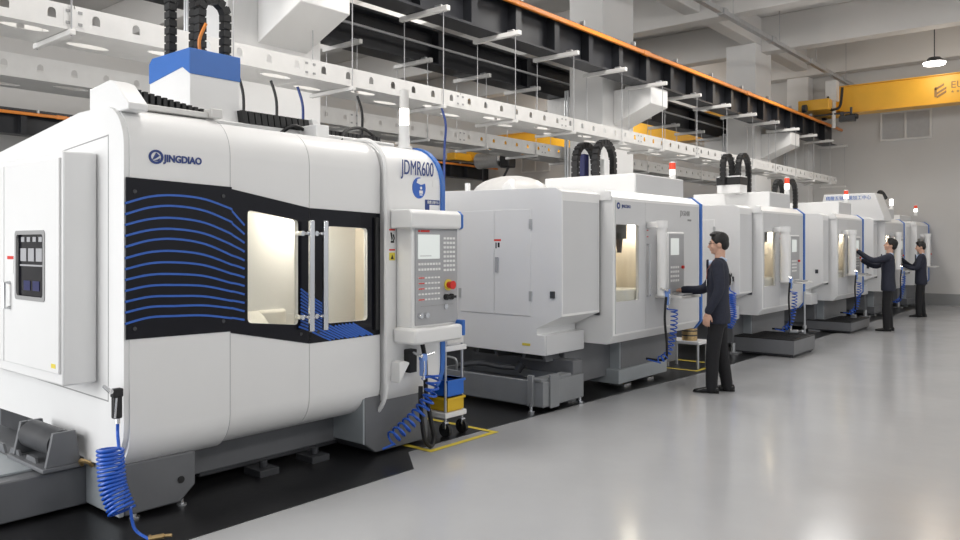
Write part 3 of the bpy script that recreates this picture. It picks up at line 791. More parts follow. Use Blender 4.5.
MB().box(.03, .10, 2.19, 2.27, .62, .80).build('gun_bracket', 'rubber', m1, bevel=.006)
MB().prism([(2.05, .56), (2.15, .69), (2.16, .71), (2.10, .73), (2.05, .72)], 'x', .03, .13).build('spout_cover', 'white', m1, bevel=.008)
pc = MB().tube([(-4.30, 4.42, .86), (-4.28, 4.44, .70), (-4.28, 4.45, .45), (-4.27, 4.50, .2), (-4.27, 4.53, .08), (-4.26, 4.48, .02), (-4.27, 4.42, .10), (-4.29, 4.40, .35), (-4.31, 4.42, .5)], .018, smooth=6).build('panel_cable', 'rubber', m1)
pc.location = (4.4, -2.1, 0)

# ================================================================ SMALLER MACHINES IN THE ROW
def mill(label, y0, W, bw, pan, cyl_y, win, top, big=False, pr=.065, head=None, arches=(), doors=True, hz=2.19):
    t = thing('machining_center', label, 'machine', (-4.1, y0, 0))
    # rear body: white box with flank doors
    b = MB()
    b.prism([(-2.7, .54), (-.34, .515), (-.34, .715), (-.44, .715), (-.44, .78), (-.14, .915), (-.14, 2.14), (-.22, hz - .01), (-2.7, hz + .03)], 'y', -bw, -.03)
    b.prism([(-2.7, .56), (-.52, .56), (-.52, hz - .01), (-2.7, hz + .03)], 'y', -.03, W - .02)
    b.build('body', 'white', t, bevel=.004)
    MB().box(-.345, -.33, -bw + .01, -.032, .522, .712).build('skirt_shade', 'facegrey', t, smooth=0)  # grey sheet paints the shaded aisle side of the lower body
    MB().box(-.145, -.138, -bw + .02, -.05, .94, 2.05).build('side_panel', 'facegrey', t, smooth=0)  # white box side darkened in colour, as it faces away from the light
    MB().box(-.5, -.15, -.03, 0, .88, 2.08).build('gap_shade', 'dark', t, smooth=0)  # dark filler painted in for the shade inside the gap
    MB().box(-.5, -.02, -.03, 0, 2.08, hz - .02).build('gap_cover', 'white', t, smooth=0)
    if doors:
        dx0, dx1, dz0, dz1 = -1.45, -.51, .90, 1.975
        mid = (dx0 + dx1) / 2
        for a0, a1 in ((dx0, mid - .003), (mid + .003, dx1)):
            MB().box(a0, a1, -bw - .008, -bw, dz0, dz1).build('cabinet_door', 'white', t, bevel=.003)
        b = MB()
        for x in (dx0 - .02, dx1 - .02):
            for z in (dz0 + .15, dz1 - .2): b.box(x, x + .035, -bw - .014, -bw, z, z + .10)
        b.build('hinge', 'steel', t, smooth=0)
        b = MB(); b.box(mid + .03, mid + .06, -bw - .03, -bw - .008, 1.33, 1.49); b.build('door_handle', 'panel', t, bevel=.004)
        b = MB(); b.box(mid, mid + .09, -bw - .010, -bw - .008, 1.655, 1.675); b.build('warning_label', 'red', t, smooth=0)
        b = MB(); b.box(mid, mid + .09, -bw - .010, -bw - .008, 1.57, 1.653); b.build('warning_label', 'label', t, smooth=0)
        b = MB(); b.box(mid + .02, mid + .035, -bw - .0115, -bw - .010, 1.58, 1.64); b.box(mid + .05, mid + .075, -bw - .0115, -bw - .010, 1.59, 1.64); b.build('label_print', 'rubber', t, smooth=0)
        MB().box(-.62, -.52, -bw - .003, -bw, .60, .625).build('warning_label', 'labely', t, smooth=0)
        b = MB(); b.box(-.27, -.22, -bw - .02, -bw, 1.09, 1.16); b.build('lock', 'dark', t, bevel=.004)
    # front module
    wy0, wy1, wz0, wz1 = win
    f = MB()
    f.prism([(-.5, 2.0), (0, 2.0), (0, 2.11), (-.10, hz), (-.5, hz)], 'y', 0, W)
    f.prism([(-.5, .58), (-.07, .58), (0, .67), (0, .85), (-.5, .85)], 'y', 0, W)
    f.plate([(0, .85), (W, .85), (W, 2.0), (0, 2.0)], [rrect(wy0, wy1, wz0, wz1, .02)], 'x', -.03, 0)
    f.box(-.5, -.03, 0, .03, .85, 2.0); f.box(-.5, -.03, W - .03, W, .85, 2.0)
    f.build('front_shell', 'white', t, smooth=0)
    dsx = wy1 + .16
    pl = MB(); pl.plate([(.045, .69), (dsx - .003, .69), (dsx - .003, 2.08), (.045, 2.08)], [rrect(wy0, wy1, wz0, wz1, .02)], 'x', 0, .008)
    pl.build('door', 'facegrey', t, smooth=0)
    MB().box(0, .008, dsx + .003, W - .03, .69, 2.08).build('fascia', 'facegrey', t, smooth=0)
    MB().prism(rrect(wy0, wy1, wz0, wz1, .02), 'x', -.02, -.012).build('window_pane', 'pane', t, smooth=0)
    chamber(t, -.48, -.035, wy0 - .018, wy1 + .25, wz0 - .12, wz1 + .08)
    sy = wy0 + .36
    b = MB(); b.cyl((-.16, sy, wz1 + .07), (-.16, sy, wz1 - .15), .09, .08); b.cyl((-.16, sy, wz1 - .15), (-.16, sy, wz1 - .30), .04, .025)
    b.build('spindle', 'dark', t)
    b = MB(); b.tube([(-.25, wy0, wz1 - .1), (-.15, wy0 + .1, wz1 - .2), (-.18, wy0 + .2, wz1 - .45), (-.25, wy0 + .12, wz1 - .55)], .03, smooth=6); b.build('coolant_hose', 'dark', t)
    MB().box(-.45, -.05, wy0, wy1 + .15, wz0 - .11, wz0 + .12).build('work_table', 'creamw', t, bevel=.02)
    b = MB(); y = dsx + .02
    b.tube([(.012, y, 1.05), (.045, y, 1.05), (.045, y, 1.62), (.012, y, 1.62)], .012, n=6); b.build('door_handle', 'chrome', t)
    b = MB()
    for k in range(3): b.box(.008, .011, dsx + .02, dsx + .055, 1.70 + k * .07, 1.71 + k * .07)
    b.build('warning_label', 'red', t, smooth=0)
    # blue trim at the right edge
    MB().prism([(-.5, .57), (-.06, .57), (.02, .665), (.02, 2.115), (-.095, hz + .012), (-.5, hz + .012)], 'y', W, W + .05).build('blue_trim', 'blue', t, smooth=0)
    # top housing, beacon cap
    tx0, tx1, ty0, tz = top
    MB().box(tx0, tx1, ty0, W - .02, hz - .02, tz).build('top_housing', 'white', t, bevel=.01)
    MB().box(tx1, tx1 + .005, ty0 + .02, W - .04, hz + .02, tz - .015).build('housing_shade', 'facegrey', t, smooth=0)  # grey sheet paints the shaded aisle side of the white housing
    if head:
        hx0, hx1, hy0, hy1, hz0, hz1 = head
        MB().box(hx0, hx1, hy0, hy1, hz0, hz1).build('head_cover', 'white', t, bevel=.006)
        b = MB(); b.box(hx0 - .006, hx1 + .006, hy0 - .006, hy1 + .006, hz1 - .14, hz1 - .02); b.build('head_band', 'rubber', t, smooth=0)
    for a in arches: arch(t, *a)
    # base
    MB().box(-2.5, -.42, -bw + .46, W, .14, .56).build('bed', 'base', t, bevel=.01)
    cb = cyl_y - .08
    MB().box(-1.2, -.29, cb, W - .02, .16, .58).build('control_base', 'base', t, bevel=.008)
    MB().box(-1.2, -.295, cb - .02, cb, .16, .575).build('base_end_plate', 'basel', t, bevel=.004)
    MB().box(-1.2, -.26, cb - .1, W - .35, .06, .22).build('base_step', 'basel' if big else 'base', t, bevel=.008)
    for y in (-bw + .35, cb + .1, cb + .65):
        b = MB(); b.box(-.5, -.3, y, y + .15, 0, .03); b.cyl((-.4, y + .07, .03), (-.4, y + .07, .16), .035, n=10); b.build('levelling_foot', 'steel', t, bevel=.003)
    # hanging operator panel
    p0, p1 = pan
    b = MB(); b.cyl((.17, cyl_y, 1.06), (.17, cyl_y, 1.80), pr, n=20); b.cyl((.17, cyl_y, 1.80), (.17, cyl_y, 1.88), pr * 1.22, n=20)
    o = b.build('control_panel', 'white', t)
    MB().box(.008, .17, cyl_y - .05, cyl_y + .05, 1.80, 1.87).build('arm', 'white', o, bevel=.01)
    MB().box(.06, .15, p0, p1, 1.06, 1.76).build('housing', 'white', o, bevel=.012)
    MB().box(.15, .156, p0 + .02, p1 - .02, 1.08, 1.74).build('face_plate', 'panel', o, bevel=.003)
    MB().box(.156, .160, p0 + .05, p0 + .05 + (p1 - p0) * .5, 1.50, 1.69).build('screen', 'screen', o, bevel=.003)
    b = MB()
    for r in range(4):
        for k in range(5): b.box(.156, .158, p0 + .05 + k * .045, p0 + .05 + k * .045 + .03, 1.20 + r * .05, 1.225 + r * .05)
    b.build('key_block', 'label', o, smooth=0)
    MB().cyl((.156, p1 - .07, 1.36), (.18, p1 - .07, 1.36), .018, n=14).build('stop_button', 'red', o)
    MB().prism([(.0, 1.02), (.33, 1.02), (.33, 1.045), (.15, 1.06), (.0, 1.06)], 'y', p0 - .04, p1 + .06).build('keyboard_tray', 'alu', o, bevel=.004)
    MB().box(.19, .31, p0 + .05, p1 - .1, 1.05, 1.07).build('keyboard', 'panel', o, bevel=.004)
    return t, o
m2, o2 = mill('second white machining centre with twin cabinet doors on its flank, behind the first', 7.04, 2.10, .73, (.95, 1.36), .76, (.05, .54, 1.02, 1.83), (-1.45, -.2, .84, 2.43), big=True, pr=.052,
     arches=((-1.05, .92, 1.36, 2.42, 2.84), (-.85, 1.06, 1.46, 2.42, 2.87)))
o2['label'] = 'operator panel used by the nearest person in dark suit'
text('JINGDIAO', .05, 'navy', m2, (.009, .17, 2.005), 'x', sx=.85)
b = MB(); b.plate(oval(.10, 2.025, .035, .035, 16), [oval(.105, 2.025, .018, .018, 12)], 'x', .008, .011); b.build('emblem', 'navy', m2, smooth=0)
text('JDGR400', .09, 'seam', m2, (.009, 1.55, 1.96), 'x', sx=.75)
text('■■■■■', .03, 'seam', m2, (.009, 1.75, 1.90), 'x', sx=.75)
b = MB(); b.ell((-1.25, -.12, 2.17), (.50, .32, .22), 20); b.build('motor_cover', 'alu', m2)
MB().cyl((-1.1, -.35, 2.2), (-1.0, -.35, 2.26), .09, n=16).build('top_fitting', 'white', m2)
MB().cyl((-1.55, -.5, 2.2), (-1.55, -.5, 2.3), .03, n=8).build('breather_cap', 'white', m2)
MB().box(-.95, -.80, 1.18, 1.30, 2.43, 2.66).build('head_cover', 'white', m2, bevel=.008)
MB().box(-1.15, -1.07, 1.16, 1.26, 2.43, 2.74).build('servo_motor', 'navybox', m2, bevel=.01)
MB().box(-.65, -.43, 1.96, 2.3, 2.17, 2.42).build('junction_box', 'navybox', m2, bevel=.01)

SM = dict(win=(.06, .52, 1.0, 1.80), top=(-1.45, -.2, .85, 2.44))
m3, o3 = mill('third white machining centre standing behind the nearest person', 11.3, 1.83, .50, (.76, 1.18), .46, **SM, head=(-.92, -.55, .55, .85, 2.42, 2.69),
     arches=((-.80, .50, .86, 2.55, 3.02), (-.70, .86, 1.30, 2.42, 3.06)))
o3['label'] = 'operator panel hanging on the third machine, above a step platform'
m4, o4 = mill('fourth white machining centre that the middle person is reaching to', 15.05, 1.74, .36, (.62, 1.0), .34, **SM, arches=((-.95, -.5, -.08, 2.18, 2.80), (-.9, .0, .5, 2.18, 2.84)))
o4['label'] = 'operator panel on the fourth machine touched by the middle person'
m5, o5 = mill('fifth white machining centre with tall tapered cover lettered in blue', 18.65, 1.82, .38, (.7, 1.05), .42, **SM)
o5['label'] = 'operator panel on the fifth machine in front of the farthest person'
m6, o6 = mill('last white machining centre at the end of the row by the wall', 21.95, 1.45, .5, (.6, .95), .40, win=(.06, .45, 1.0, 1.75), top=(-1.4, -.4, .1, 2.36))
o6['label'] = 'operator panel on the last machine of the row'
# tall tapered cover with blue characters on the fifth machine
tc = MB().prism([(-1.28, 0), (-1.16, .60), (-.12, .60), (.06, .08), (.06, 0)], 'y', 0, .7).build('lettered_cover', 'white', m5, bevel=.01, loc=(0, -.35, 2.12))
tc['label'] = 'white tapered cover with blue characters'
text('精雕五轴高速加工中心', .098, 'blue', tc, (-1.12, -.003, .475), 'y', sx=.95)
MB().tube([(-.5, 1.6, 2.15), (-.5, 1.62, 2.6), (-.47, 1.7, 2.84), (-.40, 1.82, 2.7)], .07, smooth=6).build('corrugated_hose', 'rubber', m5)

beacon(m2, (-4.42, 9.06, 2.40), 'red and white beacon on top of the second machine', .26)
beacon(m3, (-4.32, 13.02, 2.42), 'lit red and white beacon on top of the third machine', .30, lit='ledglow')
beacon(m4, (-4.35, 16.6, 2.44), 'red and white beacon on the fourth machine in front of the blue characters', .26, lit='ledglow')
beacon(m5, (-4.3, 20.2, 2.44), 'glowing white beacon on the fifth machine beside the black bent hose', .24, lit='ledglow', top='ledglow')
beacon(m6, (-4.3, 22.9, 2.36), 'small lit beacon on the last machine by the end wall', .28, lit='ledglow')

def gun_and_hose(par, cyl_y, label):
    y0 = par.location.y
    x = -3.86
    air_gun(label, (x, y0 + cyl_y + .0, 1.08), [(x + .02, y0 + cyl_y + .12, .90), (x, y0 + cyl_y + .13, .65), (x - .04, y0 + cyl_y + .08, .42), (x - .10, y0 + cyl_y - .02, .35)], 13, .036,
            [(x - .22, y0 + cyl_y - .04, .35)], r=.007, gunmat='hosep')
    pcb = (MB().tube([(x, y0 + cyl_y - .04, 1.05), (x - .02, y0 + cyl_y - .03, .8), (x - .02, y0 + cyl_y + .02, .5), (x - .08, y0 + cyl_y + .08, .35), (x - .3, y0 + cyl_y + .08, .34)], .014, smooth=6)
        .build('panel_cable', 'rubber', par))
    pcb.location = (4.1, -y0, 0)
gun_and_hose(m2, .76, 'pale blue air gun and coil hose under panel of the second machine')
gun_and_hose(m3, .50, 'pale blue air gun and coil hose under panel of the third machine')
gun_and_hose(m4, .36, 'pale blue air gun and coil hose under panel of the fourth machine')
gun_and_hose(m5, .45, 'pale blue air gun and coil hose under panel of the fifth machine')
air_gun('black air gun with dense blue coil hose on flank of the third machine', (-4.36, 10.75, 1.16),
        [(-4.33, 10.72, .92), (-4.33, 10.71, .75), (-4.32, 10.71, .58), (-4.36, 10.68, .46)], 16, .065, [(-4.5, 10.7, .45)])

# step platforms
def platform(x0, x1, y0, y1, h, label):
    p = thing('step_platform', label, 'platform', (x1, y0, 0))
    w = x1 - x0; L = y1 - y0
    MB().box(-w, 0, 0, L, .045, h - .015).build('body', 'base', p, bevel=.006)
    b = MB().box(-w, 0, 0, L, h - .015, h)
    for k in range(12): b.box(-w + .03, -.03, .04 + k * (L - .08) / 12, .04 + k * (L - .08) / 12 + .03, h, h + .004)
    b.build('tread', 'grating', p, smooth=0)
    for x in (-w + .06, -.06):
        for y in (.06, L - .06): MB().cyl((x, y, 0), (x, y, .05), .03, n=10).build('foot', 'dark', p)
    MB().box(-w + .02, -.02, .02, L - .02, .02, .045).build('skirt', 'dark', p, smooth=0)
platform(-4.55, -3.65, 11.30, 12.24, .26, 'dark grey step platform in front of the third machine')
platform(-4.65, -3.85, 15.03, 16.3, .21, 'dark grey step platform in front of the fourth machine')
b = MB(); b.cyl((0, 0, 0), (0, 0, .02), .09, n=16); b.cyl((0, 0, .02), (0, 0, .85), .016, n=8); b.cyl((0, 0, .10), (0, 0, .16), .04, n=10); b.cyl((-.06, 0, .13), (.06, 0, .13), .015, n=8); b.cyl((0, 0, .25), (0, 0, .30), .03, n=10)
tag(b.build('valve_standpipe', 'steel', loc=(-4.05, 13.05, 0)), 'thin steel pipe with valve standing between the third and fourth machines', 'pipe')
b = MB(); b.cyl((0, 0, 0), (.12, .04, 0), .03, n=10); b.cyl((.12, .04, 0), (.2, .0, .02), .02, n=10); b.box(-.03, .03, -.03, .03, 0, .09)
tag(b.build('pipe_valve', 'steel', loc=(-3.95, 12.0, .30)), 'steel pipe valve lying on the step platform of the third machine', 'valve')
tag(MB().box(-.03, .06, -.04, .04, 0, .06).cyl((.0, 0, .06), (.0, 0, .12), .02).build('pipe_valve', 'steel', loc=(-4.05, 15.9, .215), bevel=.004), 'small valve standing on the step platform of the fourth machine', 'valve')

# coolant tank in front of the second machine's flank
ct = thing('chip_tank', 'grey open chip tank on the floor under flank of the second machine', 'tank', (-4.30, 6.08, 0))
b = MB(); b.plate([(-1.4, 0), (0, 0), (0, .72), (-1.4, .72)], [[(-1.36, .04), (-.16, .04), (-.16, .55), (-1.36, .55)]], 'z', .06, .30)
b.build('tank_body', 'tank', ct, bevel=.006)
MB().box(-1.38, -.02, .02, .70, .05, .22).build('tank_floor', 'base', ct, smooth=0)
MB().box(-.13, -.01, -.012, .5, .30, .33).build('tank_lid', 'tank', ct, bevel=.004)
MB().box(-1.4, -.3, .6, .72, .30, .42).build('rear_step', 'base', ct, bevel=.006)
for x in (-1.05, -.42):
    b = MB(); b.prism([(x - .16, .42), (x + .16, .42), (x + .13, .52), (x - .12, .52)], 'y', .42, .68); b.build('chip_chute', 'base', ct, bevel=.006)
    MB().prism([(x - .10, .445), (x + .12, .445), (x + .10, .505), (x - .08, .505)], 'y', .41, .425).build('chute_mouth', 'rubber', ct, smooth=0)
MB().box(.0, .02, .10, .25, .04, .36).build('end_bracket', 'tank', ct, bevel=.004)
MB().box(-.16, -.10, -.04, .0, .06, .36).build('end_bracket', 'tank', ct, bevel=.004)
for x, y in ((-.12, -.03), (-.02, .68), (-1.3, -.02)):
    b = MB(); b.cyl((x, y, 0), (x, y, .02), .035, n=12); b.cyl((x, y, .02), (x, y, .1), .014, n=8); b.build('levelling_foot', 'chrome', ct)
b = MB(); b.tube([(-1.2, .1, .33), (-1.0, .25, .36), (-.75, .3, .34), (-.6, .42, .33)], .03, smooth=6); b.cyl((-.62, .40, .30), (-.58, .44, .38), .05, n=12); b.build('chip_hose', 'dark', ct)
MB().tube([(-1.3, .02, .3), (-1.3, -.0, .42), (-1.12, -.0, .42), (-1.12, .02, .3)], .012, smooth=4).build('handle', 'steel', ct)
MB().box(-.6, -.02, .55, .72, .30, .44).build('tank_riser', 'base', ct, bevel=.006)

# things between nearest and second machine: tool trolley
tr = thing('tool_trolley', 'white tool trolley with black wheels behind end of the nearest machine', 'trolley', (-4.62, 4.83, 0))
for x, y in ((-.45, 0), (.20, 0), (-.45, .21), (.20, .21)):
    MB().tube([(x, y, .12), (x, y, .84)], .012).build('post', 'steel', tr)
    b = MB(); b.cyl((x, y - .015, .06), (x, y + .015, .06), .06, n=18); b.build('wheel', 'rubber', tr)
    b = MB(); b.box(x - .02, x + .02, y - .022, y + .022, .07, .13); b.build('caster_fork', 'chrome', tr, bevel=.003)
for z in (.16, .72):
    MB().box(-.48, .23, -.03, .24, z, z + .045).build('shelf', 'white', tr, bevel=.006)
MB().box(.18, .22, .0, .21, .78, .84).build('rail', 'alu', tr, bevel=.004)
def bin_(name, m, loc, label, s=(.34, .36, .16)):
    a, c, h = s; b = MB()
    o_ = [(0, 0), (a, 0), (a, c), (0, c)]; i_ = [(.015, .015), (a - .015, .015), (a - .015, c - .015), (.015, c - .015)]
    b.plate(o_, [i_], 'z', .01, h); b.box(.01, a - .01, .01, c - .01, 0, .015)
    b.plate([(-.012, -.012), (a + .012, -.012), (a + .012, c + .012), (-.012, c + .012)], [i_], 'z', h - .02, h)
    return tag(b.build(name, m, loc=loc, smooth=0), label, 'bin')
bin_('storage_bin', 'binyel', (-4.76, 4.84, .207), 'yellow plastic bin on bottom shelf of the tool trolley', (.36, .20, .12))
bin_('storage_bin', 'binblue', (-4.76, 4.84, .335), 'blue plastic bin stacked on the yellow bin in the trolley', (.36, .20, .14))
b = MB(); b.box(-.1, .06, 0, .18, 0, .035); b.cyl((-.05, .05, .05), (.1, .15, .06), .016, n=8); b.cyl((-.04, .15, .05), (.08, .02, .05), .014, n=8)
tag(b.build('hand_tools', 'steel', loc=(-4.56, 4.84, .768)), 'metal hand tools piled on top shelf of the tool trolley', 'tools')
b = MB()
for k in range(4): b.cyl((-4.78 + k * .045, 4.88, .50), (-4.70 + k * .045, 4.96, .70), .014, n=8)
o_ = b.build('spray_wands', 'brass')
tag(o_, 'bundle of thin rods leaning in the tool trolley below its top shelf', 'rods')
b = MB(); b.cyl((-4.82, 4.84, .24), (-4.82, 5.0, .24), .03, n=12)
tag(b.build('tape_roll', 'hosep'), 'pale rolled goods beside the yellow bin on the trolley', 'roll')

# yellow tape rectangles
def tape(x0, x1, y0, y1, label, w=.05):
    o = MB().plate([(x0, y0), (x1, y0), (x1, y1), (x0, y1)], [[(x0 + w, y0 + w), (x1 - w, y0 + w), (x1 - w, y1 - w), (x0 + w, y1 - w)]], 'z', .003, .0045).build('floor_marking', 'tape', smooth=0)
    tag(o, label, 'floor marking')
tape(-5.1, -4.18, 4.40, 5.25, 'yellow tape rectangle on floor around the tool trolley')
tape(-5.2, -4.22, 9.35, 10.15, 'yellow tape rectangle on floor between the second and third machines')
# brass filter beyond second machine
fl = thing('filter_canister', 'brass coloured mesh canister on a white stand behind the nearest person', 'canister', (-4.45, 9.62, 0))
MB().cyl((0, 0, .36), (0, 0, .72), .10, n=20).build('mesh', 'brass', fl)
b = MB(); b.box(-.3, .2, -.15, .2, .32, .36); b.build('stand_top', 'white', fl, bevel=.006)
for x, y in ((-.26, -.1), (.16, -.1), (-.26, .16), (.16, .16)):
    MB().cyl((x, y, 0), (x, y, .32), .018, n=8).build('leg', 'steel', fl)
b = MB()
for k in range(5): b.cyl((0, 0, .42 + k * .06), (0, 0, .435 + k * .06), .107, n=20)
b.build('band', 'dark', fl)
# ================================================================ PEOPLE
def bake(o, mods):
    for kind, kw in mods:
        md = o.modifiers.new(kind, kind)
        for k, v in kw.items(): setattr(md, k, v)
    bpy.context.view_layer.update()
    dg = bpy.context.evaluated_depsgraph_get()
    me = bpy.data.meshes.new_from_object(o.evaluated_get(dg))
    o.modifiers.clear(); old = o.data; o.data = me; me.name = o.name
    bpy.data.meshes.remove(old)
    me.polygons.foreach_set('use_smooth', [True] * len(me.polygons))
    return o
def ring(c, rx, ry, n=18, fwd=0.0):
    return [(c[0] + rx * math.cos(2 * PI * k / n), c[1] + ry * math.sin(2 * PI * k / n), c[2] - fwd * math.cos(2 * PI * k / n)) for k in range(n)]
def limb(b, pts, rads, n=12):
    """tapered limb with smooth bend and rounded ends"""
    P = catmull(pts, 5) if len(pts) > 2 else [Vector(p) for p in pts]
    m = len(P); R = []
    for i in range(m):
        f = i / (m - 1) * (len(rads) - 1); k = min(int(f), len(rads) - 2); R.append(rads[k] + (rads[k + 1] - rads[k]) * (f - k))
    b.tube(P, R, n)
    b.ell(P[0], (R[0],) * 3, n); b.ell(P[-1], (R[-1] * .98,) * 3, n)
def hand(b, wrist, d, palm_n, side, curl=.5):
    """palm, four bent fingers of unequal length and a thumb; d = pointing direction, palm_n = palm normal, side = thumb side"""
    d = Vector(d).normalized(); pn = Vector(palm_n); pn = (pn - d * pn.dot(d)).normalized(); w = d.cross(pn) * side
    wr = Vector(wrist)
    rot = Matrix((d, w, pn)).transposed()
    b.ell(wr + d * .05, (.055, .040, .018), 12, rot)
    b.tube([wr - d * .03, wr + d * .03], [.025, .026], 10)
    for k, (off, ln) in enumerate(((.030, .070), (.010, .080), (-.010, .074), (-.029, .058))):
        p0 = wr + d * .082 + w * off
        pts = [p0 - d * .03, p0]
        a = 0
        q = p0.copy(); dd = d + w * off * 2.0
        for seg in range(3):
            a += curl * (.35 + .25 * seg)
            q = q + (dd * math.cos(a) + pn * math.sin(a)).normalized() * ln * (.45, .32, .26)[seg]
            pts.append(q.copy())
        b.tube(pts, [.0095, .0095, .009, .0085, .0075], 8)
        b.ell(pts[-1], (.0075,) * 3, 8)
    t0 = wr + d * .02 + w * .028
    t1 = t0 + d * .035 + w * .022 + pn * .012; t2 = t1 + d * .028 + w * .004 + pn * .012
    b.tube([t0 - w * .015, t0, t1, t2], [.013, .012, .0105, .009], 8); b.ell(t2, (.009,) * 3, 8)

def person(label, loc, rot, armL, armR, feet, pitch=0.0, scale=1.0, lean=0.0, glasses=False, badge=True, handL=None, handR=None, turn=0.0):
    """local frame: +x forwards, +y to the person's left, z up; arms = (elbow, wrist)"""
    p = thing('person', label, 'person', loc, rot); p.scale = (scale,) * 3
    shL = Vector((lean, .175, 1.40)); shR = Vector((lean, -.175, 1.40))
    nk = Vector((lean - .005, 0, 1.44))
    H = Matrix.Translation((nk.x, 0, 1.50)) @ Euler((0, pitch, turn)).to_matrix().to_4x4()
    h3 = H.to_3x3()
    hp = lambda x, y, z: H @ Vector((x, y, z - 1.50))
    ank = [Vector(f) for f in feet]
    def leg(f, s_):
        hipp = Vector((-.005, .085 * s_, .86)); knee = hipp.lerp(f, .5) + Vector((.02, 0, 0)); return [hipp, knee, f + Vector((-.005, 0, .0))]
    # --- body: one continuous skin surface under the clothes
    b = MB()
    b.ell(hp(-.012, 0, 1.645), (.092, .074, .105), 20, h3)          # skull
    b.ell(hp(.022, 0, 1.60), (.066, .060, .085), 18, h3)            # face
    b.ell(hp(.035, 0, 1.545), (.045, .042, .034), 14, h3)           # jaw and chin
    b.ell(hp(.062, 0, 1.532), (.018, .020, .014), 10, h3)
    b.tube([hp(.078, 0, 1.638), hp(.094, 0, 1.612), hp(.106, 0, 1.594), hp(.088, 0, 1.584)], [.008, .010, .012, .010], 8)  # nose
    b.ell(hp(.072, .0, 1.650), (.016, .052, .010), 12, h3)          # brow ridge
    b.ell(hp(.080, 0, 1.563), (.012, .024, .010), 10, h3)           # lips
    for s_ in (-1, 1):
        b.ell(hp(.055, .036 * s_, 1.592), (.022, .022, .024), 10, h3)    # cheek
        b.ell(hp(-.012, .076 * s_, 1.615), (.020, .009, .031), 10, h3)   # ear
    b.tube([hp(-.02, 0, 1.56), nk + Vector((-.015, 0, .02)), nk + Vector((-.02, 0, -.08))], [.055, .056, .07], 14)
    b.loft([ring((lean * t_, 0, z), rx, ry) for t_, z, rx, ry in ((0, .84, .085, .13), (.2, 1.0, .08, .12), (.7, 1.2, .085, .13), (1, 1.36, .075, .14), (1, 1.42, .05, .10))])
    for sh, (el, wr), s_ in ((shL, armL, 1), (shR, armR, -1)):
        limb(b, [sh, el, wr], [.045, .036, .026], 10)
    for f, s_ in zip(ank, (1, -1)):
        limb(b, leg(f, s_), [.065, .045, .036], 10)
        b.ell(f + Vector((.03, 0, -.055)), (.085, .026, .022), 10)
    for (el, wr), hh, s_ in ((armL, handL, 1), (armR, handR, -1)):
        el = Vector(el); wr = Vector(wr); d = (wr - el).normalized()
        pn = hh[0] if hh else Vector((0, -s_, 0)); cu = hh[1] if hh else .55; dd = hh[2] if hh and len(hh) > 2 else d
        sd = s_ if not (hh and len(hh) > 3) else hh[3]
        hand(b, wr + d * .02, dd, pn, sd, cu)
    o = b.build('body', 'skin', p, smooth=0)
    bake(o, [('REMESH', dict(mode='VOXEL', voxel_size=.0055)), ('SMOOTH', dict(factor=.5, iterations=4))])
    # --- face details
    b = MB()
    for s_ in (-1, 1): b.ell(hp(.081, .030 * s_, 1.628), (.004, .009, .004), 10, h3)
    b.build('eye', 'eye', p)
    b = MB()
    for s_ in (-1, 1): b.tube([hp(.086, .014 * s_, 1.652), hp(.083, .032 * s_, 1.657), hp(.070, .048 * s_, 1.650)], .003, 6)
    b.build('eyebrow', 'hair', p)
    b = MB(); b.ell(hp(.090, 0, 1.562), (.004, .020, .004), 8, h3); b.build('mouth', 'lip', p)
    # --- hair: a cap with a fringe, sides above the ears and a tapered nape
    b = MB()
    b.ell(hp(-.022, 0, 1.672), (.096, .084, .090), 20, h3)
    b.ell(hp(-.060, 0, 1.625), (.058, .074, .075), 16, h3)
    b.ell(hp(.046, .012, 1.728), (.044, .056, .022), 14, h3)
    b.ell(hp(.010, -.02, 1.745), (.060, .055, .022), 14, h3)
    for s_ in (-1, 1): b.ell(hp(-.004, .072 * s_, 1.655), (.042, .012, .034), 10, h3)
    o = b.build('hair', 'hair', p, smooth=0)
    bake(o, [('REMESH', dict(mode='VOXEL', voxel_size=.007)), ('SMOOTH', dict(factor=.5, iterations=3))])
    if glasses:
        b = MB()
        for s_ in (-1, 1):
            b.tube([hp(.093 + .002 * math.cos(a), .032 * s_ + .022 * math.cos(a), 1.628 + .016 * math.sin(a)) for a in [2 * PI * k / 14 for k in range(14)]], .0013, 5, closed=True)
            b.tube([hp(.090, .054 * s_, 1.632), hp(.0, .080 * s_, 1.634)], .002, 5)
        b.tube([hp(.095, -.010, 1.630), hp(.095, .010, 1.630)], .002, 5)
        b.build('glasses', 'dark', p)
    # --- shirt collar and tie
    b = MB()
    b.tube([nk + Vector((-.045, 0, .045)), nk + Vector((-.02, 0, .0)), nk + Vector((.0, 0, -.05))], [.056, .066, .085], 18)
    b.prism([(-.05, 1.20), (.05, 1.20), (.062, 1.44), (-.062, 1.44)], 'x', .05 + lean, .098 + lean)
    o = b.build('shirt', 'shirt', p, smooth=0)
    bake(o, [('REMESH', dict(mode='VOXEL', voxel_size=.008)), ('SMOOTH', dict(factor=.5, iterations=2))])
    b = MB(); b.prism([(-.02, 1.43), (.02, 1.43), (.014, 1.40), (.028, 1.24), (-.028, 1.24), (-.014, 1.40)], 'x', .096 + lean, .112 + lean); b.build('tie', 'tie', p, bevel=.003)
    # --- jacket
    b = MB()
    b.loft([ring((lean * t_ + dx, 0, z), rx, ry, 24) for t_, dx, z, rx, ry in ((0, -.005, .76, .128, .190), (0, -.005, .84, .130, .192), (.2, 0, .98, .120, .178), (.5, .0, 1.10, .116, .172),
            (.8, .0, 1.24, .122, .186), (1, -.005, 1.34, .112, .190), (1, -.012, 1.405, .088, .165), (1, -.02, 1.455, .060, .085), (1, -.02, 1.475, .055, .065))])
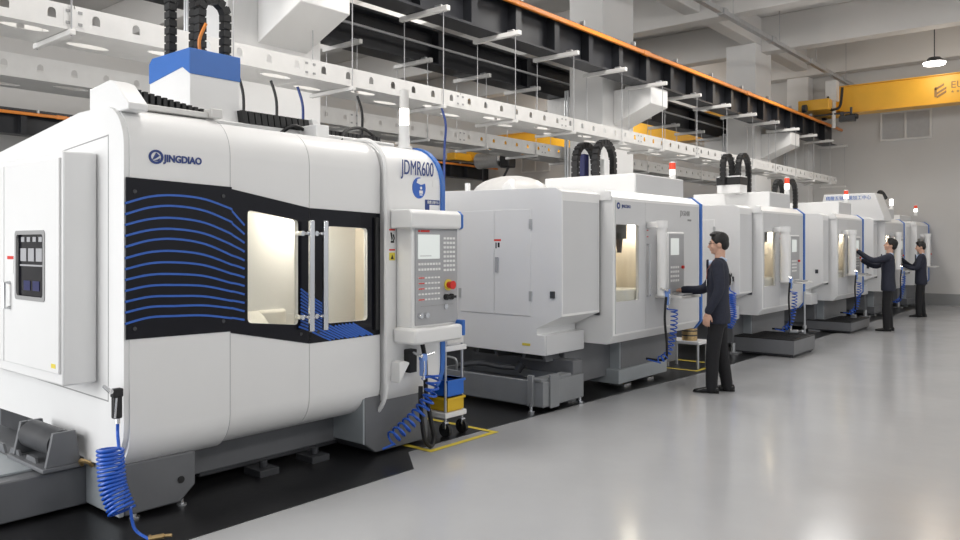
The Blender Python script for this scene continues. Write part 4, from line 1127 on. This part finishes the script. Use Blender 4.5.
    for sh, (el, wr) in ((shL, armL), (shR, armR)):
        el = Vector(el); wr = Vector(wr)
        limb(b, [sh + Vector((0, 0, -.005)), el, wr.lerp(el, .02)], [.070, .056, .044], 14)
    o = b.build('jacket', 'suit', p, smooth=0)
    bake(o, [('REMESH', dict(mode='VOXEL', voxel_size=.010)), ('SMOOTH', dict(factor=.5, iterations=4))])
    b = MB()   # lapels and shirt opening
    for s_ in (-1, 1):
        b.prism([(.062 * s_, 1.455), (.085 * s_, 1.40), (.070 * s_, 1.33), (.012 * s_, 1.16), (.004 * s_, 1.17), (.045 * s_, 1.38)], 'x', .100 + lean, .120 + lean)
    b.build('lapel', 'suit', p, bevel=.004)
    # --- trousers
    b = MB()
    b.loft([ring((-.005, 0, z), rx, ry, 20) for z, rx, ry in ((.72, .09, .15), (.80, .112, .168), (.90, .112, .168), (1.0, .10, .155))])
    for f, s_ in zip(ank, (1, -1)):
        L = leg(f, s_); limb(b, [L[0], L[1], L[2] + Vector((.01, 0, -.035))], [.096, .076, .062], 14)
    o = b.build('trousers', 'trous', p, smooth=0)
    bake(o, [('REMESH', dict(mode='VOXEL', voxel_size=.010)), ('SMOOTH', dict(factor=.5, iterations=4))])
    # --- shoes
    for f in ank:
        b = MB(); z0 = 0.0
        rr = []
        for x, w_, h_ in ((-.075, .020, .05), (-.065, .032, .075), (-.02, .036, .085), (.04, .038, .075), (.09, .044, .060), (.15, .042, .045), (.185, .030, .035), (.20, .012, .02)):
            rr.append([(f.x + x, f.y + w_ * math.cos(a), max(0, h_ * .5 + h_ * .5 * math.sin(a)) if math.sin(a) > -.5 else 0.0) for a in [2 * PI * k / 14 for k in range(14)]])
        b.loft(rr); b.build('shoe', 'shoe', p, smooth=50)
    if badge:
        b = MB(); b.box(.112 + lean, .118 + lean, .055, .11, 1.17, 1.24); b.build('badge', 'label', p, bevel=.002)
        b = MB(); b.tube([(.04 + lean, .062, 1.455), (.112 + lean, .075, 1.34), (.118 + lean, .082, 1.24)], .004, 5); b.build('lanyard', 'lip', p)
    return p
person('nearest person, in dark suit and glasses, one hand on the keyboard of a machine', (-3.47, 8.22, 0), PI + .36,
       ((-.02, .235, 1.14), (.09, .235, .90)), ((.14, -.22, 1.13), (.38, -.17, 1.105)), ((.06, .09, .09), (-.10, -.09, .09)),
       pitch=.03, scale=1.0, glasses=True, handL=((-.2, -1, 0), .6, (.15, 0, -1)), handR=((0, 0, -1), .35, (1, .05, -.12)))
person('middle person, in dark suit, looking up and reaching forward with a raised arm', (-3.46, 16.0, 0), PI + .2,
       ((.26, .20, 1.34), (.50, .14, 1.50)), ((.20, -.22, 1.22), (.44, -.16, 1.32)), ((.02, .08, .09), (-.03, -.08, .09)),
       pitch=-.28, scale=.985, badge=False, handL=((.6, -.2, -.4), .3, (.5, 0, 1)), handR=((0, 0, -1), .4, (1, .1, .1)))
person('farthest person, in dark suit, working with both arms bent in front', (-3.56, 19.5, 0), PI + .2,
       ((.10, .22, 1.14), (.36, .12, 1.20)), ((.16, -.22, 1.16), (.42, -.14, 1.36)), ((.04, .08, .09), (-.05, -.08, .09)),
       pitch=.12, scale=.955, glasses=False, badge=False, handL=((0, -.3, -1), .6, (1, 0, 0)), handR=((0, 0, -1), .5, (1, 0, .5)))

# ================================================================ LIGHT
def area(name, loc, rot, sx, sy, power, col=(1, 1, 1), spread=PI):
    l = bpy.data.lights.new(name, 'AREA'); l.shape = 'RECTANGLE'; l.size = sx; l.size_y = sy; l.energy = power; l.color = col; l.spread = spread
    o = bpy.data.objects.new(name, l); COL.objects.link(o); o.location = loc; o.rotation_euler = rot
    return o
area('assumed_daylight_south', (-9.5, -6.9, 3.6), (PI / 2, 0, 0), 9, 6, 1000)            # faces +Y
area('assumed_daylight_east', (8.9, 8, 3.8), (PI / 2, 0, PI / 2), 26, 5, 60)      # faces -X; unseen fill added on the open side, its window only assumed
def bay_and_fill_lamp(x, y, z, w, col=(1, .97, .93), kind='POINT'):
    l = bpy.data.lights.new('high_bay_and_fill', kind); l.shadow_soft_size = .5; l.energy = w; l.color = col
    if kind == 'SPOT': l.spot_size = math.radians(158); l.spot_blend = .5   # shaded from above
    o = bpy.data.objects.new('high_bay_and_fill', l); COL.objects.link(o); o.location = (x, y, z)
for y in (-.6, 3.1, 6.8, 10.4, 14.1, 17.8):
    bay_and_fill_lamp(-5.0, y, 5.6, 230 if y > 3 else 60, kind='SPOT')  # unseen row added above the machines to brighten their flanks
    bay_and_fill_lamp(3.2, y, 5.3, 135)
bay_and_fill_lamp(-3.55, 21.0, 5.80, 22, (1, .9, .75))
bay_and_fill_lamp(3.2, 21.0, 5.6, 30)
for y in (3, 10.4, 20.8):
    bay_and_fill_lamp(-13, y, 5.6, 200)
for nm, loc, e in (('machine_lamp', (-4.62, 3.45, 1.86), 6), ('machine_lamp', (-4.3, 7.74, 1.80), 4), ('machine_lamp', (-4.3, 11.97, 1.78), 3), ('machine_lamp', (-4.3, 15.72, 1.78), 3), ('machine_lamp', (-4.3, 19.32, 1.78), 3)):
    l = bpy.data.lights.new(nm, 'POINT'); l.energy = e; l.shadow_soft_size = .04; l.color = (1, .95, .85)
    o = bpy.data.objects.new(nm, l); COL.objects.link(o); o.location = loc
W = bpy.data.worlds.new('daylight'); SC.world = W; W.use_nodes = True
bg = W.node_tree.nodes['Background']; bg.inputs[0].default_value = (.93, .96, 1, 1); bg.inputs[1].default_value = .45

cam = bpy.data.cameras.new('camera'); co = bpy.data.objects.new('camera', cam); COL.objects.link(co)
cam.sensor_width = 36; cam.lens = FPX / 960 * 36
co.location = (0, 0, CAM_H); co.rotation_euler = (PI / 2, 0, YAW)
cam.shift_y = -(270 - HORIZON) / 960
cam.clip_start = .05; cam.clip_end = 200
SC.camera = co
SC.view_settings.view_transform = 'Standard'; SC.view_settings.look = 'None'
SC.view_settings.gamma = 1.0; SC.view_settings.exposure = 0.2


# things that come in several carry one group name per kind
GROUPS = {'machine': 'white machining centres in the row', 'air gun': 'air guns on blue coil hoses', 'platform': 'step platforms by the machines',
          'person': 'people working at the machines', 'cable': 'cables dropping from the trays', 'bin': 'bins on the tool trolley', 'vent': 'louvred vents on the end wall',
          'crane': 'yellow bridge cranes', 'crane beam': 'crane runway beams', 'cable tray': 'white cable trays', 'tank': 'tanks under the machine flanks',
          'floor marking': 'yellow tape rectangles', 'valve': 'pipe valves on the step platforms'}
for o in bpy.data.objects:
    if o.parent is None and o.get('category') in GROUPS and not o.get('group'): o['group'] = GROUPS[o['category']]
